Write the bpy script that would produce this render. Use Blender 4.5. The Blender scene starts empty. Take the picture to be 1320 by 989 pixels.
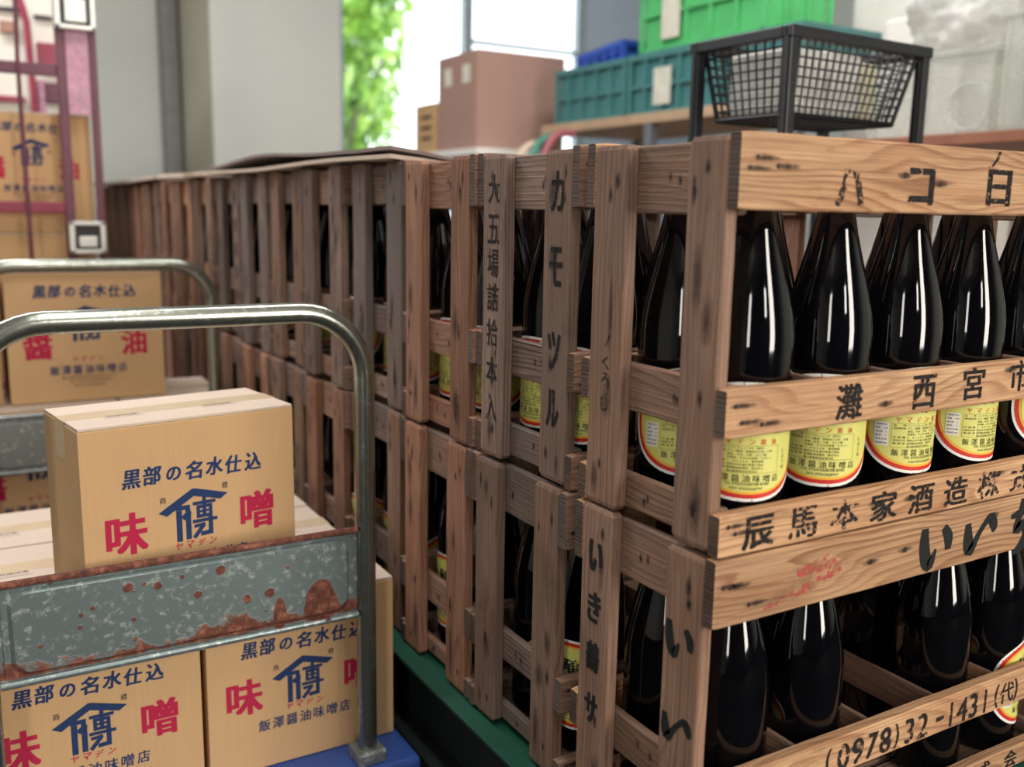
import bpy, bmesh, math, random
from mathutils import Vector, Matrix
random.seed(7)
sc = bpy.context.scene
sc.cycles.transparent_max_bounces = 24
COL = sc.collection
PI = math.pi
T = 1.12                                   # height of the upper crates' rim above the floor

# ------------------------------------------------------------------ camera, world, lights, exposure
F_PX = 1238.7
YAW, PITCH, ROLL = 0.535, 0.1769, 0.0179
CAM = Vector((-0.6638, -0.6996, T - 0.0807))
fw = Vector((math.sin(YAW)*math.cos(PITCH), math.cos(YAW)*math.cos(PITCH), -math.sin(PITCH)))
r0 = Vector((math.cos(YAW), -math.sin(YAW), 0)); u0 = r0.cross(fw)
cr = math.cos(ROLL)*r0 + math.sin(ROLL)*u0
cu = -math.sin(ROLL)*r0 + math.cos(ROLL)*u0
cam_d = bpy.data.cameras.new('camera'); cam = bpy.data.objects.new('camera', cam_d); COL.objects.link(cam)
cam.matrix_world = Matrix(((cr.x, cu.x, -fw.x, CAM.x), (cr.y, cu.y, -fw.y, CAM.y), (cr.z, cu.z, -fw.z, CAM.z), (0, 0, 0, 1)))
cam_d.sensor_width = 36; cam_d.lens = F_PX/1320*36
cam_d.clip_start = 0.05; cam_d.clip_end = 200
cam_d.dof.use_dof = True; cam_d.dof.focus_distance = 1.25; cam_d.dof.aperture_fstop = 2.9
sc.camera = cam

world = bpy.data.worlds.new('world'); sc.world = world; world.use_nodes = True
wn = world.node_tree.nodes; wn.clear()
wo = wn.new('ShaderNodeOutputWorld'); wb = wn.new('ShaderNodeBackground')
wb.inputs[0].default_value = (0.93, 0.97, 1.0, 1); wb.inputs[1].default_value = 2.6
world.node_tree.links.new(wb.outputs[0], wo.inputs[0])

def area(name, loc, target, sx, sy, power, col):
    d = bpy.data.lights.new(name, 'AREA'); d.shape = 'RECTANGLE'; d.size = sx; d.size_y = sy
    d.energy = power; d.color = col
    o = bpy.data.objects.new(name, d); COL.objects.link(o); o.location = loc
    v = Vector(target) - Vector(loc); o.rotation_euler = v.to_track_quat('-Z', 'Y').to_euler()
    return o
# daylight through the two tall door openings behind the viewer, ceiling tubes, and an unseen rear fill
area('doorway_daylight', (1.30, -3.9, 1.62), (0.5, 0.0, 0.9), 0.9, 2.3, 128, (1.0, 0.93, 0.84))
area('side_doorway_daylight', (-2.9, -3.1, 1.65), (-0.3, 0.8, 0.9), 0.45, 2.0, 41, (1.0, 0.94, 0.87))
area('high_window_daylight', (0.05, -4.2, 2.25), (0.3, 0.4, 0.9), 0.35, 0.7, 16, (1.0, 0.95, 0.9))
area('ceiling_tube_light', (-0.4, -0.3, 2.86), (-0.4, -0.25, 0), 0.25, 2.4, 24, (1.0, 0.96, 0.92))
area('rear_ceiling_tube_light', (-1.3, 2.6, 2.86), (-0.9, 2.62, 0), 0.25, 2.4, 72, (0.97, 0.98, 1.0))  # unseen lamp set to the left to brighten the far crate sides
area('rack_ceiling_tube_light', (1.15, 1.3, 2.86), (1.3, 1.35, 0), 0.25, 2.4, 34, (1.0, 0.97, 0.95))

vs = sc.view_settings
vs.view_transform = 'Standard'; vs.look = 'None'; vs.gamma = 1.0; vs.exposure = 0.25
try: vs.use_curve_mapping = False
except Exception: pass

# ------------------------------------------------------------------ helpers
def s2l(r, g, b):
    f = lambda c: (c/255/12.92) if c/255 <= .04045 else ((c/255+.055)/1.055)**2.4
    return (f(r), f(g), f(b), 1)

def newmat(name):
    m = bpy.data.materials.new(name); m.use_nodes = True
    nt = m.node_tree; nt.nodes.clear()
    out = nt.nodes.new('ShaderNodeOutputMaterial'); b = nt.nodes.new('ShaderNodeBsdfPrincipled')
    nt.links.new(b.outputs[0], out.inputs[0])
    return m, nt, b, out

def N(nt, t, **kw):
    n = nt.nodes.new(t)
    for k, v in kw.items(): setattr(n, k, v)
    return n

def mathn(nt, op, a, b=None, clamp=False):
    n = N(nt, 'ShaderNodeMath', operation=op); n.use_clamp = clamp
    for i, v in enumerate((a, b)):
        if v is None: continue
        if isinstance(v, (int, float)): n.inputs[i].default_value = v
        else: nt.links.new(v, n.inputs[i])
    return n.outputs[0]

def ramp(nt, fac, stops, interp='LINEAR'):
    n = N(nt, 'ShaderNodeValToRGB'); n.color_ramp.interpolation = interp
    e = n.color_ramp.elements
    while len(e) < len(stops): e.new(0.5)
    for el, (p, c) in zip(e, stops):
        el.position = p; el.color = c if isinstance(c, tuple) and len(c) == 4 else (c, c, c, 1)
    nt.links.new(fac, n.inputs[0]); return n.outputs[0]

def mix(nt, fac, a, b, blend='MIX'):
    n = N(nt, 'ShaderNodeMix', data_type='RGBA', blend_type=blend)
    for sck, v in ((n.inputs[0], fac), (n.inputs[6], a), (n.inputs[7], b)):
        if isinstance(v, (int, float)): sck.default_value = v
        elif isinstance(v, tuple): sck.default_value = v
        else: nt.links.new(v, sck)
    return n.outputs[2]

def noise(nt, vec, scale, detail=4, rough=.55):
    n = N(nt, 'ShaderNodeTexNoise'); n.inputs['Scale'].default_value = scale
    n.inputs['Detail'].default_value = detail; n.inputs['Roughness'].default_value = rough
    nt.links.new(vec, n.inputs['Vector']); return n.outputs[0]

def objvec(nt, scale=(1, 1, 1), rnd=True):
    tc = N(nt, 'ShaderNodeTexCoord'); mp = N(nt, 'ShaderNodeMapping'); mp.inputs['Scale'].default_value = scale
    v = tc.outputs['Object']
    if rnd:
        oi = N(nt, 'ShaderNodeObjectInfo'); ad = N(nt, 'ShaderNodeVectorMath', operation='ADD')
        k = N(nt, 'ShaderNodeVectorMath', operation='SCALE'); k.inputs[0].default_value = (7.3, 11.1, 5.7)
        nt.links.new(oi.outputs['Random'], k.inputs['Scale'])
        nt.links.new(v, ad.inputs[0]); nt.links.new(k.outputs[0], ad.inputs[1]); v = ad.outputs[0]
    nt.links.new(v, mp.inputs['Vector']); return mp.outputs[0]

def bump(nt, b, h, dist, strength=1.0):
    n = N(nt, 'ShaderNodeBump'); n.inputs['Distance'].default_value = dist; n.inputs['Strength'].default_value = strength
    nt.links.new(h, n.inputs['Height']); nt.links.new(n.outputs[0], b.inputs['Normal'])

def plain(name, rgb, rough=.6, metal=0.0, var=.12, scale=18, bmp=0.0, trans=0.0, spec=None):
    m, nt, b, out = newmat(name)
    c = s2l(*rgb)
    v = objvec(nt)
    n = noise(nt, v, scale)
    lo = tuple(x*(1-var) for x in c[:3])+(1,); hi = tuple(min(1, x*(1+var)) for x in c[:3])+(1,)
    nt.links.new(ramp(nt, n, [(.3, lo), (.7, hi)]), b.inputs['Base Color'])
    b.inputs['Roughness'].default_value = rough; b.inputs['Metallic'].default_value = metal
    if spec is not None: b.inputs['Specular IOR Level'].default_value = spec
    if trans: b.inputs['Transmission Weight'].default_value = trans
    if bmp: bump(nt, b, n, bmp)
    return m

def wood(name, axis, dark, light, late, grey=0.25, ring=.0075, warp=.05, contrast=.8, rough=.75):
    """sawn board: growth rings drawn out along the grain axis, fibres, greyed and stained patches"""
    m, nt, b, out = newmat(name)
    tc = N(nt, 'ShaderNodeTexCoord'); oi = N(nt, 'ShaderNodeObjectInfo')
    k = N(nt, 'ShaderNodeVectorMath', operation='SCALE'); k.inputs[0].default_value = (3.1, 4.7, 2.3)
    nt.links.new(oi.outputs['Random'], k.inputs['Scale'])
    ad = N(nt, 'ShaderNodeVectorMath', operation='ADD'); nt.links.new(tc.outputs['Object'], ad.inputs[0]); nt.links.new(k.outputs[0], ad.inputs[1])
    P = ad.outputs[0]
    def sc3(along, cross):
        mp = N(nt, 'ShaderNodeMapping'); s = [cross]*3; s['xyz'.index(axis)] = along
        mp.inputs['Scale'].default_value = s; nt.links.new(P, mp.inputs['Vector']); return mp.outputs[0]
    n1 = noise(nt, sc3(2.2, 9), 1.0, 2, .45)
    sp = N(nt, 'ShaderNodeSeparateXYZ'); nt.links.new(P, sp.inputs[0])
    cross = [a for a in 'xyz' if a != axis]
    cc = mathn(nt, 'ADD', sp.outputs['xyz'.index(cross[0])], mathn(nt, 'MULTIPLY', sp.outputs['xyz'.index(cross[1])], .8))
    d = mathn(nt, 'ADD', cc, mathn(nt, 'MULTIPLY', n1, warp*2.2))
    n1b = noise(nt, sc3(1.1, 42), 1.0, 2, .5)
    d = mathn(nt, 'ADD', d, mathn(nt, 'MULTIPLY', n1b, ring*2.4))
    ph = mathn(nt, 'FRACT', mathn(nt, 'DIVIDE', d, ring))
    rings = ramp(nt, ph, [(0.0, 0.0), (.5, .2), (.82, 1.0), (.95, .8), (1.0, 0.0)])
    amp = ramp(nt, noise(nt, sc3(2.5, 16), 1.0, 3, .6), [(.32, .25), (.62, 1.0)])
    rings = mathn(nt, 'MULTIPLY', rings, amp)
    fib = noise(nt, sc3(7, 420), 1.0, 3, .6)
    n2 = noise(nt, sc3(5, 14), 1.0, 4, .6)
    base = mix(nt, ramp(nt, n2, [(.3, 0.0), (.7, 1.0)]), dark, light)
    base = mix(nt, mathn(nt, 'MULTIPLY', rings, contrast), base, late)
    base = mix(nt, mathn(nt, 'MULTIPLY', ramp(nt, fib, [(.35, 1.0), (.6, 0.0)]), .35), base, tuple(x*.45 for x in late[:3])+(1,))
    # per-board tone and greying, drying stains
    tone = mathn(nt, 'ADD', mathn(nt, 'MULTIPLY', oi.outputs['Random'], .5), .72)
    rgb = N(nt, 'ShaderNodeCombineColor')
    for i in range(3): nt.links.new(tone, rgb.inputs[i])
    base = mix(nt, 1.0, base, rgb.outputs[0], 'MULTIPLY')
    r2 = mathn(nt, 'FRACT', mathn(nt, 'MULTIPLY', oi.outputs['Random'], 37.7))
    n3 = noise(nt, sc3(3, 8), 1.3, 5, .6)
    g = mathn(nt, 'MULTIPLY', ramp(nt, mathn(nt, 'ADD', n3, mathn(nt, 'MULTIPLY', mathn(nt, 'SUBTRACT', r2, .5), .35)), [(.4, 0.0), (.75, 1.0)]), grey*2.2, True)
    base = mix(nt, g, base, s2l(104, 96, 92))
    n4 = noise(nt, sc3(9, 30), 1.0, 4, .65)
    base = mix(nt, mathn(nt, 'MULTIPLY', ramp(nt, n4, [(.62, 0.0), (.78, 1.0)]), .55), base, s2l(48, 36, 32))
    nt.links.new(base, b.inputs['Base Color'])
    b.inputs['Roughness'].default_value = rough; b.inputs['Specular IOR Level'].default_value = .25
    h = mathn(nt, 'ADD', mathn(nt, 'MULTIPLY', rings, .6), mathn(nt, 'MULTIPLY', fib, .9))
    bump(nt, b, h, .0011, .8)
    return m

M = {}
L_ = s2l
for ax in 'xyz':
    M['rail_'+ax] = wood('lit_board_'+ax, ax, L_(188, 144, 106), L_(212, 172, 132), L_(138, 90, 62), grey=.09, ring=.0085, warp=.06, contrast=.75)  # warm lit look of the front boards put into the wood colour
    M['post_'+ax] = wood('old_board_'+ax, ax, L_(134, 104, 86), L_(164, 130, 108), L_(96, 70, 58), grey=.22, ring=.0075, warp=.035, contrast=.55)  # same wood, darker: age and side shade both in the colour
    M['grey_'+ax] = wood('greyed_board_'+ax, ax, L_(118, 98, 88), L_(152, 128, 114), L_(72, 56, 52), grey=.36, ring=.006, warp=.02, contrast=.85)
    M['red_'+ax] = wood('reddish_board_'+ax, ax, L_(150, 106, 84), L_(178, 134, 108), L_(104, 68, 54), grey=.14, ring=.008, warp=.045, contrast=.6)
M['endgrain'] = wood('dark_end_grain', 'y', L_(84, 66, 56), L_(108, 86, 74), L_(52, 40, 36), grey=.3, ring=.004, warp=.01, contrast=.6)

def decal(name, rgb, wear=.5, scale=160, rough=.8, stretch=(1, 1, 1)):
    """ink or paint, worn through in specks"""
    m, nt, b, out = newmat(name)
    b.inputs['Base Color'].default_value = s2l(*rgb); b.inputs['Roughness'].default_value = rough
    b.inputs['Specular IOR Level'].default_value = .2
    if wear > 0:
        v = objvec(nt, stretch); n = noise(nt, v, scale, 5, .7)
        a = ramp(nt, n, [(max(0, wear-.08), 0.0), (wear+.08, 1.0)])
        nt.links.new(a, b.inputs['Alpha'])
    return m
M['ink'] = decal('worn_black_ink', (44, 40, 40), .46, 130)
M['ink_faint'] = decal('faded_black_ink', (52, 46, 46), .53, 140)
M['brush_ink'] = decal('brushed_black_ink', (36, 38, 38), .30, 150)
M['red_ink_faint'] = decal('faded_red_ink', (190, 80, 80), .57, 90)
M['print_blue'] = decal('printed_navy', (38, 58, 98), 0)
M['print_red'] = decal('printed_crimson', (178, 38, 72), 0)
M['print_dark'] = decal('printed_dark', (44, 46, 50), 0)
M['label_red'] = decal('label_red_ink', (205, 80, 50), 0)

def stain_mat():
    m, nt, b, out = newmat('nail_stain')
    b.inputs['Base Color'].default_value = s2l(34, 27, 26); b.inputs['Roughness'].default_value = .85
    uv = N(nt, 'ShaderNodeUVMap'); uv.uv_map = 'UVMap'
    ln = N(nt, 'ShaderNodeVectorMath', operation='LENGTH'); nt.links.new(uv.outputs[0], ln.inputs[0])
    n = noise(nt, objvec(nt), 150, 4, .6)
    a = mathn(nt, 'SUBTRACT', mathn(nt, 'ADD', mathn(nt, 'SUBTRACT', 1.0, ln.outputs['Value']), mathn(nt, 'MULTIPLY', n, .9)), .5, True)
    nt.links.new(mathn(nt, 'MULTIPLY', a, .95, True), b.inputs['Alpha'])
    return m
M['stain'] = stain_mat()
M['stain_soft'] = M['stain'].copy(); M['stain_soft'].name = 'weather_stain'
for n_ in M['stain_soft'].node_tree.nodes:
    if n_.type == 'MATH' and n_.operation == 'MULTIPLY' and abs(n_.inputs[1].default_value-.95) < .001: n_.inputs[1].default_value = .6
M['nail'] = plain('rusty_nail', (52, 38, 34), .6, .3)

class MB:
    """collects shapes with material slots and UVs and links them as one mesh object"""
    def __init__(s): s.v = []; s.f = []; s.m = []; s.mats = []; s.uv = {}; s.smooth = set()
    def mi(s, mat):
        if mat not in s.mats: s.mats.append(mat)
        return s.mats.index(mat)
    def add(s, vs, fs, mat, smooth=False, xf=None, uv=None):
        o = len(s.v); k = s.mi(mat)
        s.v.extend([tuple(xf @ Vector(p)) if xf else tuple(p) for p in vs])
        for f in fs:
            if smooth: s.smooth.add(len(s.f))
            if uv is not None: s.uv[len(s.f)] = [uv[i] for i in f]
            s.f.append(tuple(i+o for i in f)); s.m.append(k)
        return s
    def box(s, lo, hi, mat, bev=.0, xf=None):
        x0, y0, z0 = lo; x1, y1, z1 = hi
        if bev <= 0:
            vs = [(x, y, z) for x in (x0, x1) for y in (y0, y1) for z in (z0, z1)]
            return s.add(vs, [(0, 1, 3, 2), (4, 6, 7, 5), (0, 4, 5, 1), (2, 3, 7, 6), (0, 2, 6, 4), (1, 5, 7, 3)], mat, xf=xf)
        bm = bmesh.new(); bmesh.ops.create_cube(bm, size=1)
        for v in bm.verts: v.co = Vector(((x0+x1)/2+v.co.x*(x1-x0), (y0+y1)/2+v.co.y*(y1-y0), (z0+z1)/2+v.co.z*(z1-z0)))
        bmesh.ops.bevel(bm, geom=bm.edges[:], offset=bev, segments=2, affect='EDGES', profile=.6)
        s.bm(bm, mat, xf=xf); return s
    def bm(s, bm, mat, smooth=False, xf=None):
        bm.verts.index_update(); s.add([v.co[:] for v in bm.verts], [[v.index for v in f.verts] for f in bm.faces], mat, smooth, xf); bm.free()
    def plank(s, lo, hi, axis, mat, ch=.0016, jit=.0009, n=9, endr=.002, rng=random, endmat=None):
        """board with chamfered arrises, slightly wavy edges and rounded worn ends"""
        ai = 'xyz'.index(axis); oth = [i for i in range(3) if i != ai]
        a0, a1 = lo[ai], hi[ai]
        ca = (lo[oth[0]]+hi[oth[0]])/2; cb = (lo[oth[1]]+hi[oth[1]])/2
        ha = (hi[oth[0]]-lo[oth[0]])/2; hb = (hi[oth[1]]-lo[oth[1]])/2
        ts = [0.0, .012] + [(i+.5+rng.uniform(-.2, .2))/n for i in range(n)] + [.988, 1.0]
        rings = []
        wide = 0 if ha > hb else 1
        for i, t in enumerate(ts):
            e = endr if i in (0, len(ts)-1) else 0.0
            j1 = rng.uniform(-jit, jit)*.8; j2 = rng.uniform(-jit, jit)*.8
            pa0, pa1, pb0, pb1 = -ha, ha, -hb, hb
            if wide == 0: pa0 += e+abs(j1); pa1 -= e+abs(j2); pb0 += e*.3; pb1 -= e*.3
            else: pb0 += e+abs(j1); pb1 -= e+abs(j2); pa0 += e*.3; pa1 -= e*.3
            q = [(pa0+ch, pb0), (pa1-ch, pb0), (pa1, pb0+ch), (pa1, pb1-ch), (pa1-ch, pb1), (pa0+ch, pb1), (pa0, pb1-ch), (pa0, pb0+ch)]
            ring = []
            for (a, b_) in q:
                p = [0, 0, 0]; p[ai] = a0+(a1-a0)*t; p[oth[0]] = ca+a; p[oth[1]] = cb+b_; ring.append(tuple(p))
            rings.append(ring)
        vs = [p for r in rings for p in r]; fs = []
        for i in range(len(rings)-1):
            for j in range(8):
                fs.append((i*8+j, i*8+(j+1) % 8, (i+1)*8+(j+1) % 8, (i+1)*8+j))
        ends = [tuple(range(7, -1, -1)), tuple((len(rings)-1)*8+j for j in range(8))]
        if endmat is None: return s.add(vs, fs+ends, mat)
        s.add(vs, fs, mat); s.add([vs[k] for k in range(8)], [tuple(range(7, -1, -1))], endmat)
        return s.add([vs[(len(rings)-1)*8+k] for k in range(8)], [tuple(range(8))], endmat)
    def tube(s, pts, r, mat, seg=14, cap=True, closed=False):
        pts = [Vector(p) for p in pts]; n = len(pts); rings = []
        prev = None
        for i, p in enumerate(pts):
            if closed: t = (pts[(i+1) % n]-pts[i-1]).normalized()
            else: t = (pts[min(i+1, n-1)]-pts[max(i-1, 0)]).normalized()
            if prev is None:
                up = Vector((0, 0, 1)) if abs(t.z) < .9 else Vector((1, 0, 0)); a = t.cross(up).normalized()
            else: a = (prev - t*prev.dot(t)).normalized()
            prev = a; b_ = t.cross(a); rr = r[i] if isinstance(r, (list, tuple)) else r
            rings.append([p+a*rr*math.cos(2*PI*k/seg)+b_*rr*math.sin(2*PI*k/seg) for k in range(seg)])
        vs = [q for g in rings for q in g]; fs = []
        for i in range(n if closed else n-1):
            i2 = (i+1) % n
            for k in range(seg): fs.append((i*seg+k, i*seg+(k+1) % seg, i2*seg+(k+1) % seg, i2*seg+k))
        s.add(vs, fs, mat, True)
        if cap and not closed:
            s.add(rings[0], [tuple(range(seg-1, -1, -1))], mat); s.add(rings[-1], [tuple(range(seg))], mat)
        return s
    def lathe(s, prof, mat, seg=32, c=(0, 0, 0), smooth=True):
        vs = []; fs = []
        for (r, z) in prof:
            for k in range(seg): vs.append((c[0]+r*math.cos(2*PI*k/seg), c[1]+r*math.sin(2*PI*k/seg), c[2]+z))
        for i in range(len(prof)-1):
            for k in range(seg): fs.append((i*seg+k, i*seg+(k+1) % seg, (i+1)*seg+(k+1) % seg, (i+1)*seg+k))
        return s.add(vs, fs, mat, smooth)
    def build(s, name, parent=None, loc=None):
        me = bpy.data.meshes.new(name); me.from_pydata(s.v, [], s.f)
        for mt in s.mats: me.materials.append(mt)
        me.polygons.foreach_set('material_index', s.m)
        sm = [i in s.smooth for i in range(len(s.f))]; me.polygons.foreach_set('use_smooth', sm)
        if s.uv:
            lay = me.uv_layers.new(name='UVMap')
            for fi, uvs in s.uv.items():
                p = me.polygons[fi]
                for li, q in zip(p.loop_indices, uvs): lay.data[li].uv = q
        me.update()
        o = bpy.data.objects.new(name, me); COL.objects.link(o)
        if parent: o.parent = parent
        if loc: o.location = loc
        return o

def tag(o, label, cat, group=None):
    o['label'] = label; o['category'] = cat
    if group: o['group'] = group
    return o
def thing(name, label, cat, loc=(0, 0, 0), rz=0, group=None):
    o = bpy.data.objects.new(name, None); COL.objects.link(o); o.empty_display_size = .05
    o.location = loc; o.rotation_euler = (0, 0, rz)
    return tag(o, label, cat, group)
def struct(mb, name):
    o = mb.build(name); o['kind'] = 'structure'; return o
def copy_tree(o, parent=None):
    c = o.copy(); COL.objects.link(c); c.parent = parent
    for ch in list(o.children): copy_tree(ch, c)
    return c

# lettering: outlines of the built-in typeface turned into flat mesh, cached per string
_tc = {}
def glyphs(txt, bold=0.0, shear=0.0, spacing=1.0):
    key = (txt, bold, shear, spacing)
    if key in _tc: return _tc[key]
    c = bpy.data.curves.new('lettering', 'FONT'); c.body = txt; c.size = 1.0; c.offset = bold; c.shear = shear
    c.space_character = spacing; c.resolution_u = 3; c.fill_mode = 'FRONT'
    o = bpy.data.objects.new('lettering', c); COL.objects.link(o)
    dg = bpy.context.evaluated_depsgraph_get(); dg.update()
    me = bpy.data.meshes.new_from_object(o.evaluated_get(dg))
    vs = [v.co.copy() for v in me.vertices]; fs = [tuple(p.vertices) for p in me.polygons]
    bpy.data.objects.remove(o); bpy.data.curves.remove(c); bpy.data.meshes.remove(me)
    if vs:
        x0 = min(v.x for v in vs); x1 = max(v.x for v in vs); y0 = min(v.y for v in vs); y1 = max(v.y for v in vs)
    else: x0 = x1 = y0 = y1 = 0
    vs = [(v.x-(x0+x1)/2, v.y-(y0+y1)/2) for v in vs]
    _tc[key] = (vs, fs, max(1e-6, x1-x0), max(1e-6, y1-y0)); return _tc[key]
def write(mb, txt, org, ux, uy, w=None, h=None, mat=None, bold=0.0, shear=0.0, spacing=1.0, off=.0005, rot=0.0):
    """text centred at org in the plane (ux, uy), stretched to w x h; bold = thickening in ems, by overlaid copies"""
    vs, fs, gw, gh = glyphs(txt, 0.0, shear, spacing)
    ux = Vector(ux); uy = Vector(uy); n = ux.cross(uy)
    if w is None: w = gw*h/gh
    if h is None: h = gh*w/gw
    e = bold*h/gh*.85
    c, s_ = math.cos(rot), math.sin(rot)
    steps = [(0, 0)] if bold <= .004 else ([(-e, 0), (e, 0)] if bold <= .018 else ([(-e, -e*.6), (e, e*.6), (-e, e*.6), (e, -e*.6)] if bold < .028 else [(a*e, b*e*.6) for a in (-1, 0, 1) for b in (-1, 0, 1)]))
    w -= 2*e*(len(steps) > 1); h -= 1.2*e*(len(steps) > 1)
    for k, (dx, dy) in enumerate(steps):
        o_ = Vector(org)+n*(off+k*.00003); out = []
        for (x, y) in vs:
            X = x*w/gw+dx; Y = y*h/gh+dy; out.append(o_+ux*(X*c-Y*s_)+uy*(X*s_+Y*c))
        mb.add(out, fs, mat)
import itertools
_lay = itertools.cycle(range(24))
def stroke(mb, pts, org, ux, uy, mat, off=.0005):
    """brush stroke: a ribbon through (x, y, width) points"""
    off = off+next(_lay)*.00002
    ux = Vector(ux); uy = Vector(uy); org = Vector(org)+ux.cross(uy)*off
    P = []
    for i in range(len(pts)-1):                       # smooth the path
        for t in (0, .33, .66):
            p0 = pts[max(i-1, 0)]; p1 = pts[i]; p2 = pts[i+1]; p3 = pts[min(i+2, len(pts)-1)]
            P.append(tuple(.5*((2*p1[k])+(-p0[k]+p2[k])*t+(2*p0[k]-5*p1[k]+4*p2[k]-p3[k])*t*t+(-p0[k]+3*p1[k]-3*p2[k]+p3[k])*t**3) for k in range(3)))
    P.append(pts[-1]); vs = []
    for i, (x, y, w) in enumerate(P):
        a = P[max(i-1, 0)]; b = P[min(i+1, len(P)-1)]; dx, dy = b[0]-a[0], b[1]-a[1]; L = math.hypot(dx, dy) or 1
        nx, ny = -dy/L, dx/L
        for sg in (1, -1): vs.append(org+ux*(x+nx*w/2*sg)+uy*(y+ny*w/2*sg))
    mb.add(vs, [(2*i, 2*i+1, 2*i+3, 2*i+2) for i in range(len(P)-1)], mat)
def poly(mb, pts, org, ux, uy, mat, off=.0005):
    off = off+next(_lay)*.00002
    ux = Vector(ux); uy = Vector(uy); org = Vector(org)+ux.cross(uy)*off
    mb.add([org+ux*x+uy*y for x, y in pts], [tuple(range(len(pts)))], mat)
def stain(mb, org, ux, uy, a, b, off=.00035, mat='stain'):
    ux = Vector(ux); uy = Vector(uy); org = Vector(org)+ux.cross(uy)*off
    mb.add([org-ux*a-uy*b, org+ux*a-uy*b, org+ux*a+uy*b, org-ux*a+uy*b], [(0, 1, 2, 3)], M[mat], uv=[(-1, -1), (1, -1), (1, 1), (-1, 1)])
def nail(mb, org, n, r=.0028):
    n = Vector(n); a = n.orthogonal().normalized(); b = n.cross(a); o = Vector(org)+n*.0004
    mb.add([o+a*r*math.cos(k*PI/4)+b*r*math.sin(k*PI/4) for k in range(8)], [tuple(range(8))], M['nail'])

# ------------------------------------------------------------------ the room
M['floor'] = plain('dark_sealed_floor', (18, 24, 28), .95, 0, .25, 3, spec=.1)
M['wall'] = plain('painted_panel_wall', (206, 206, 200), .6, 0, .03, 2)
M['wall_beige'] = plain('beige_steel', (196, 192, 172), .55, 0, .04, 3)
M['ceil'] = plain('pale_ceiling', (190, 190, 186), .8, 0, .03, 3)
M['alu'] = plain('aluminium_sash', (176, 190, 196), .4, .2, .03)
def panel_wall(c0, c1):
    m, nt, b, out = newmat('ribbed_panel_wall')
    v = objvec(nt, rnd=False); sp = N(nt, 'ShaderNodeSeparateXYZ'); nt.links.new(v, sp.inputs[0])
    ph = mathn(nt, 'FRACT', mathn(nt, 'MULTIPLY', mathn(nt, 'ADD', sp.outputs[0], sp.outputs[1]), 24.0))
    h = ramp(nt, ph, [(0, 0.0), (.08, 1.0), (.92, 1.0), (1.0, 0.0)])
    n = noise(nt, v, 2.5)
    nt.links.new(mix(nt, n, s2l(*c0), s2l(*c1)), b.inputs['Base Color']); b.inputs['Roughness'].default_value = .55
    bump(nt, b, h, .002, .5); return m
M['steelcol'] = plain('grey_steel_column', (132, 132, 128), .6)  # grey strip drawn in place of the shadow gap beside the pillar
M['bluewall'] = plain('blue_grey_panel', (196, 212, 232), .6, 0, .03)  # lens haze put into the wall colour as a blue tint
M['panel'] = panel_wall((200, 203, 196), (212, 214, 206))
YB = 4.75
struct(MB().box((-4.5, -4.5, -.1), (4.2, 5.45, 0), M['floor']), 'floor')
struct(MB().box((-4.5, -4.5, 3.0), (4.2, 5.45, 3.1), M['ceil']), 'ceiling')
struct(MB().box((-4.6, -4.5, 0), (-4.5, 5.45, 3.0), M['panel']), 'wall_left')
struct(MB().box((4.1, -4.5, 0), (4.2, 5.45, 3.0), M['panel']), 'wall_right')
M['shutter'] = plain('dark_roller_shutter', (46, 48, 52), .6, 0, .1, 4)  # finish of the unseen wall, made dark so the bottles reflect black
struct(MB().box((-4.5, -4.6, 0), (4.1, -4.5, 3.0), M['shutter']), 'wall_front')
# back wall: panels left of the pillar, wall under, over and right of the window
mb = MB(); mb.box((-4.5, 5.32, 0), (.62, 5.42, 3.0), M['panel']); mb.box((.50, 5.20, 0), (.585, 5.31, 3.0), M['steelcol'])
mb.box((.62, YB+.02, 0), (1.36, 5.42, 3.0), M['panel'])
mb.box((1.36, YB+.02, 0), (3.10, YB+.14, .55), M['panel']); mb.box((1.36, YB+.02, 2.75), (3.10, YB+.14, 3.0), M['panel'])
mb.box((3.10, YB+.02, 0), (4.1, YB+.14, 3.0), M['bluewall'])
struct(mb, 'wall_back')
mb = MB(); mb.box((.60, 4.52, 0), (.604, 5.31, 3.0), M['wall_beige']); mb.box((.604, 4.52, 0), (1.30, YB+.02, 3.0), M['panel'])
struct(mb, 'wall_pillar')
def glass_mat(name, tint, a):
    m, nt, b, out = newmat(name); tr = N(nt, 'ShaderNodeBsdfTransparent'); tr.inputs[0].default_value = tint
    gl = N(nt, 'ShaderNodeBsdfGlossy'); gl.inputs['Roughness'].default_value = .03
    mx = N(nt, 'ShaderNodeMixShader'); mx.inputs[0].default_value = a
    nt.links.new(tr.outputs[0], mx.inputs[1]); nt.links.new(gl.outputs[0], mx.inputs[2]); nt.links.new(mx.outputs[0], out.inputs[0]); return m
M['pane'] = glass_mat('window_pane', (.97, .99, .99, 1), .05)
wf = MB(); yw = YB+.06
for x in (1.36, 2.20, 3.04): wf.box((x, yw-.03, .55), (x+.06, yw+.03, 2.75), M['alu'], .004)
for z in (.55, 2.69): wf.box((1.36, yw-.03, z), (3.10, yw+.03, z+.06), M['alu'], .004)
wf.box((2.26, yw-.015, 2.06), (3.04, yw+.015, 2.085), M['alu'])
w = wf.build('window_1'); w['kind'] = 'structure'
MB().box((1.42, yw-.003, .61), (2.20, yw+.003, 2.69), M['pane']).build('pane', w)
MB().box((2.26, yw-.003, .61), (3.04, yw+.003, 2.69), M['pane']).build('pane', w)
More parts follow.
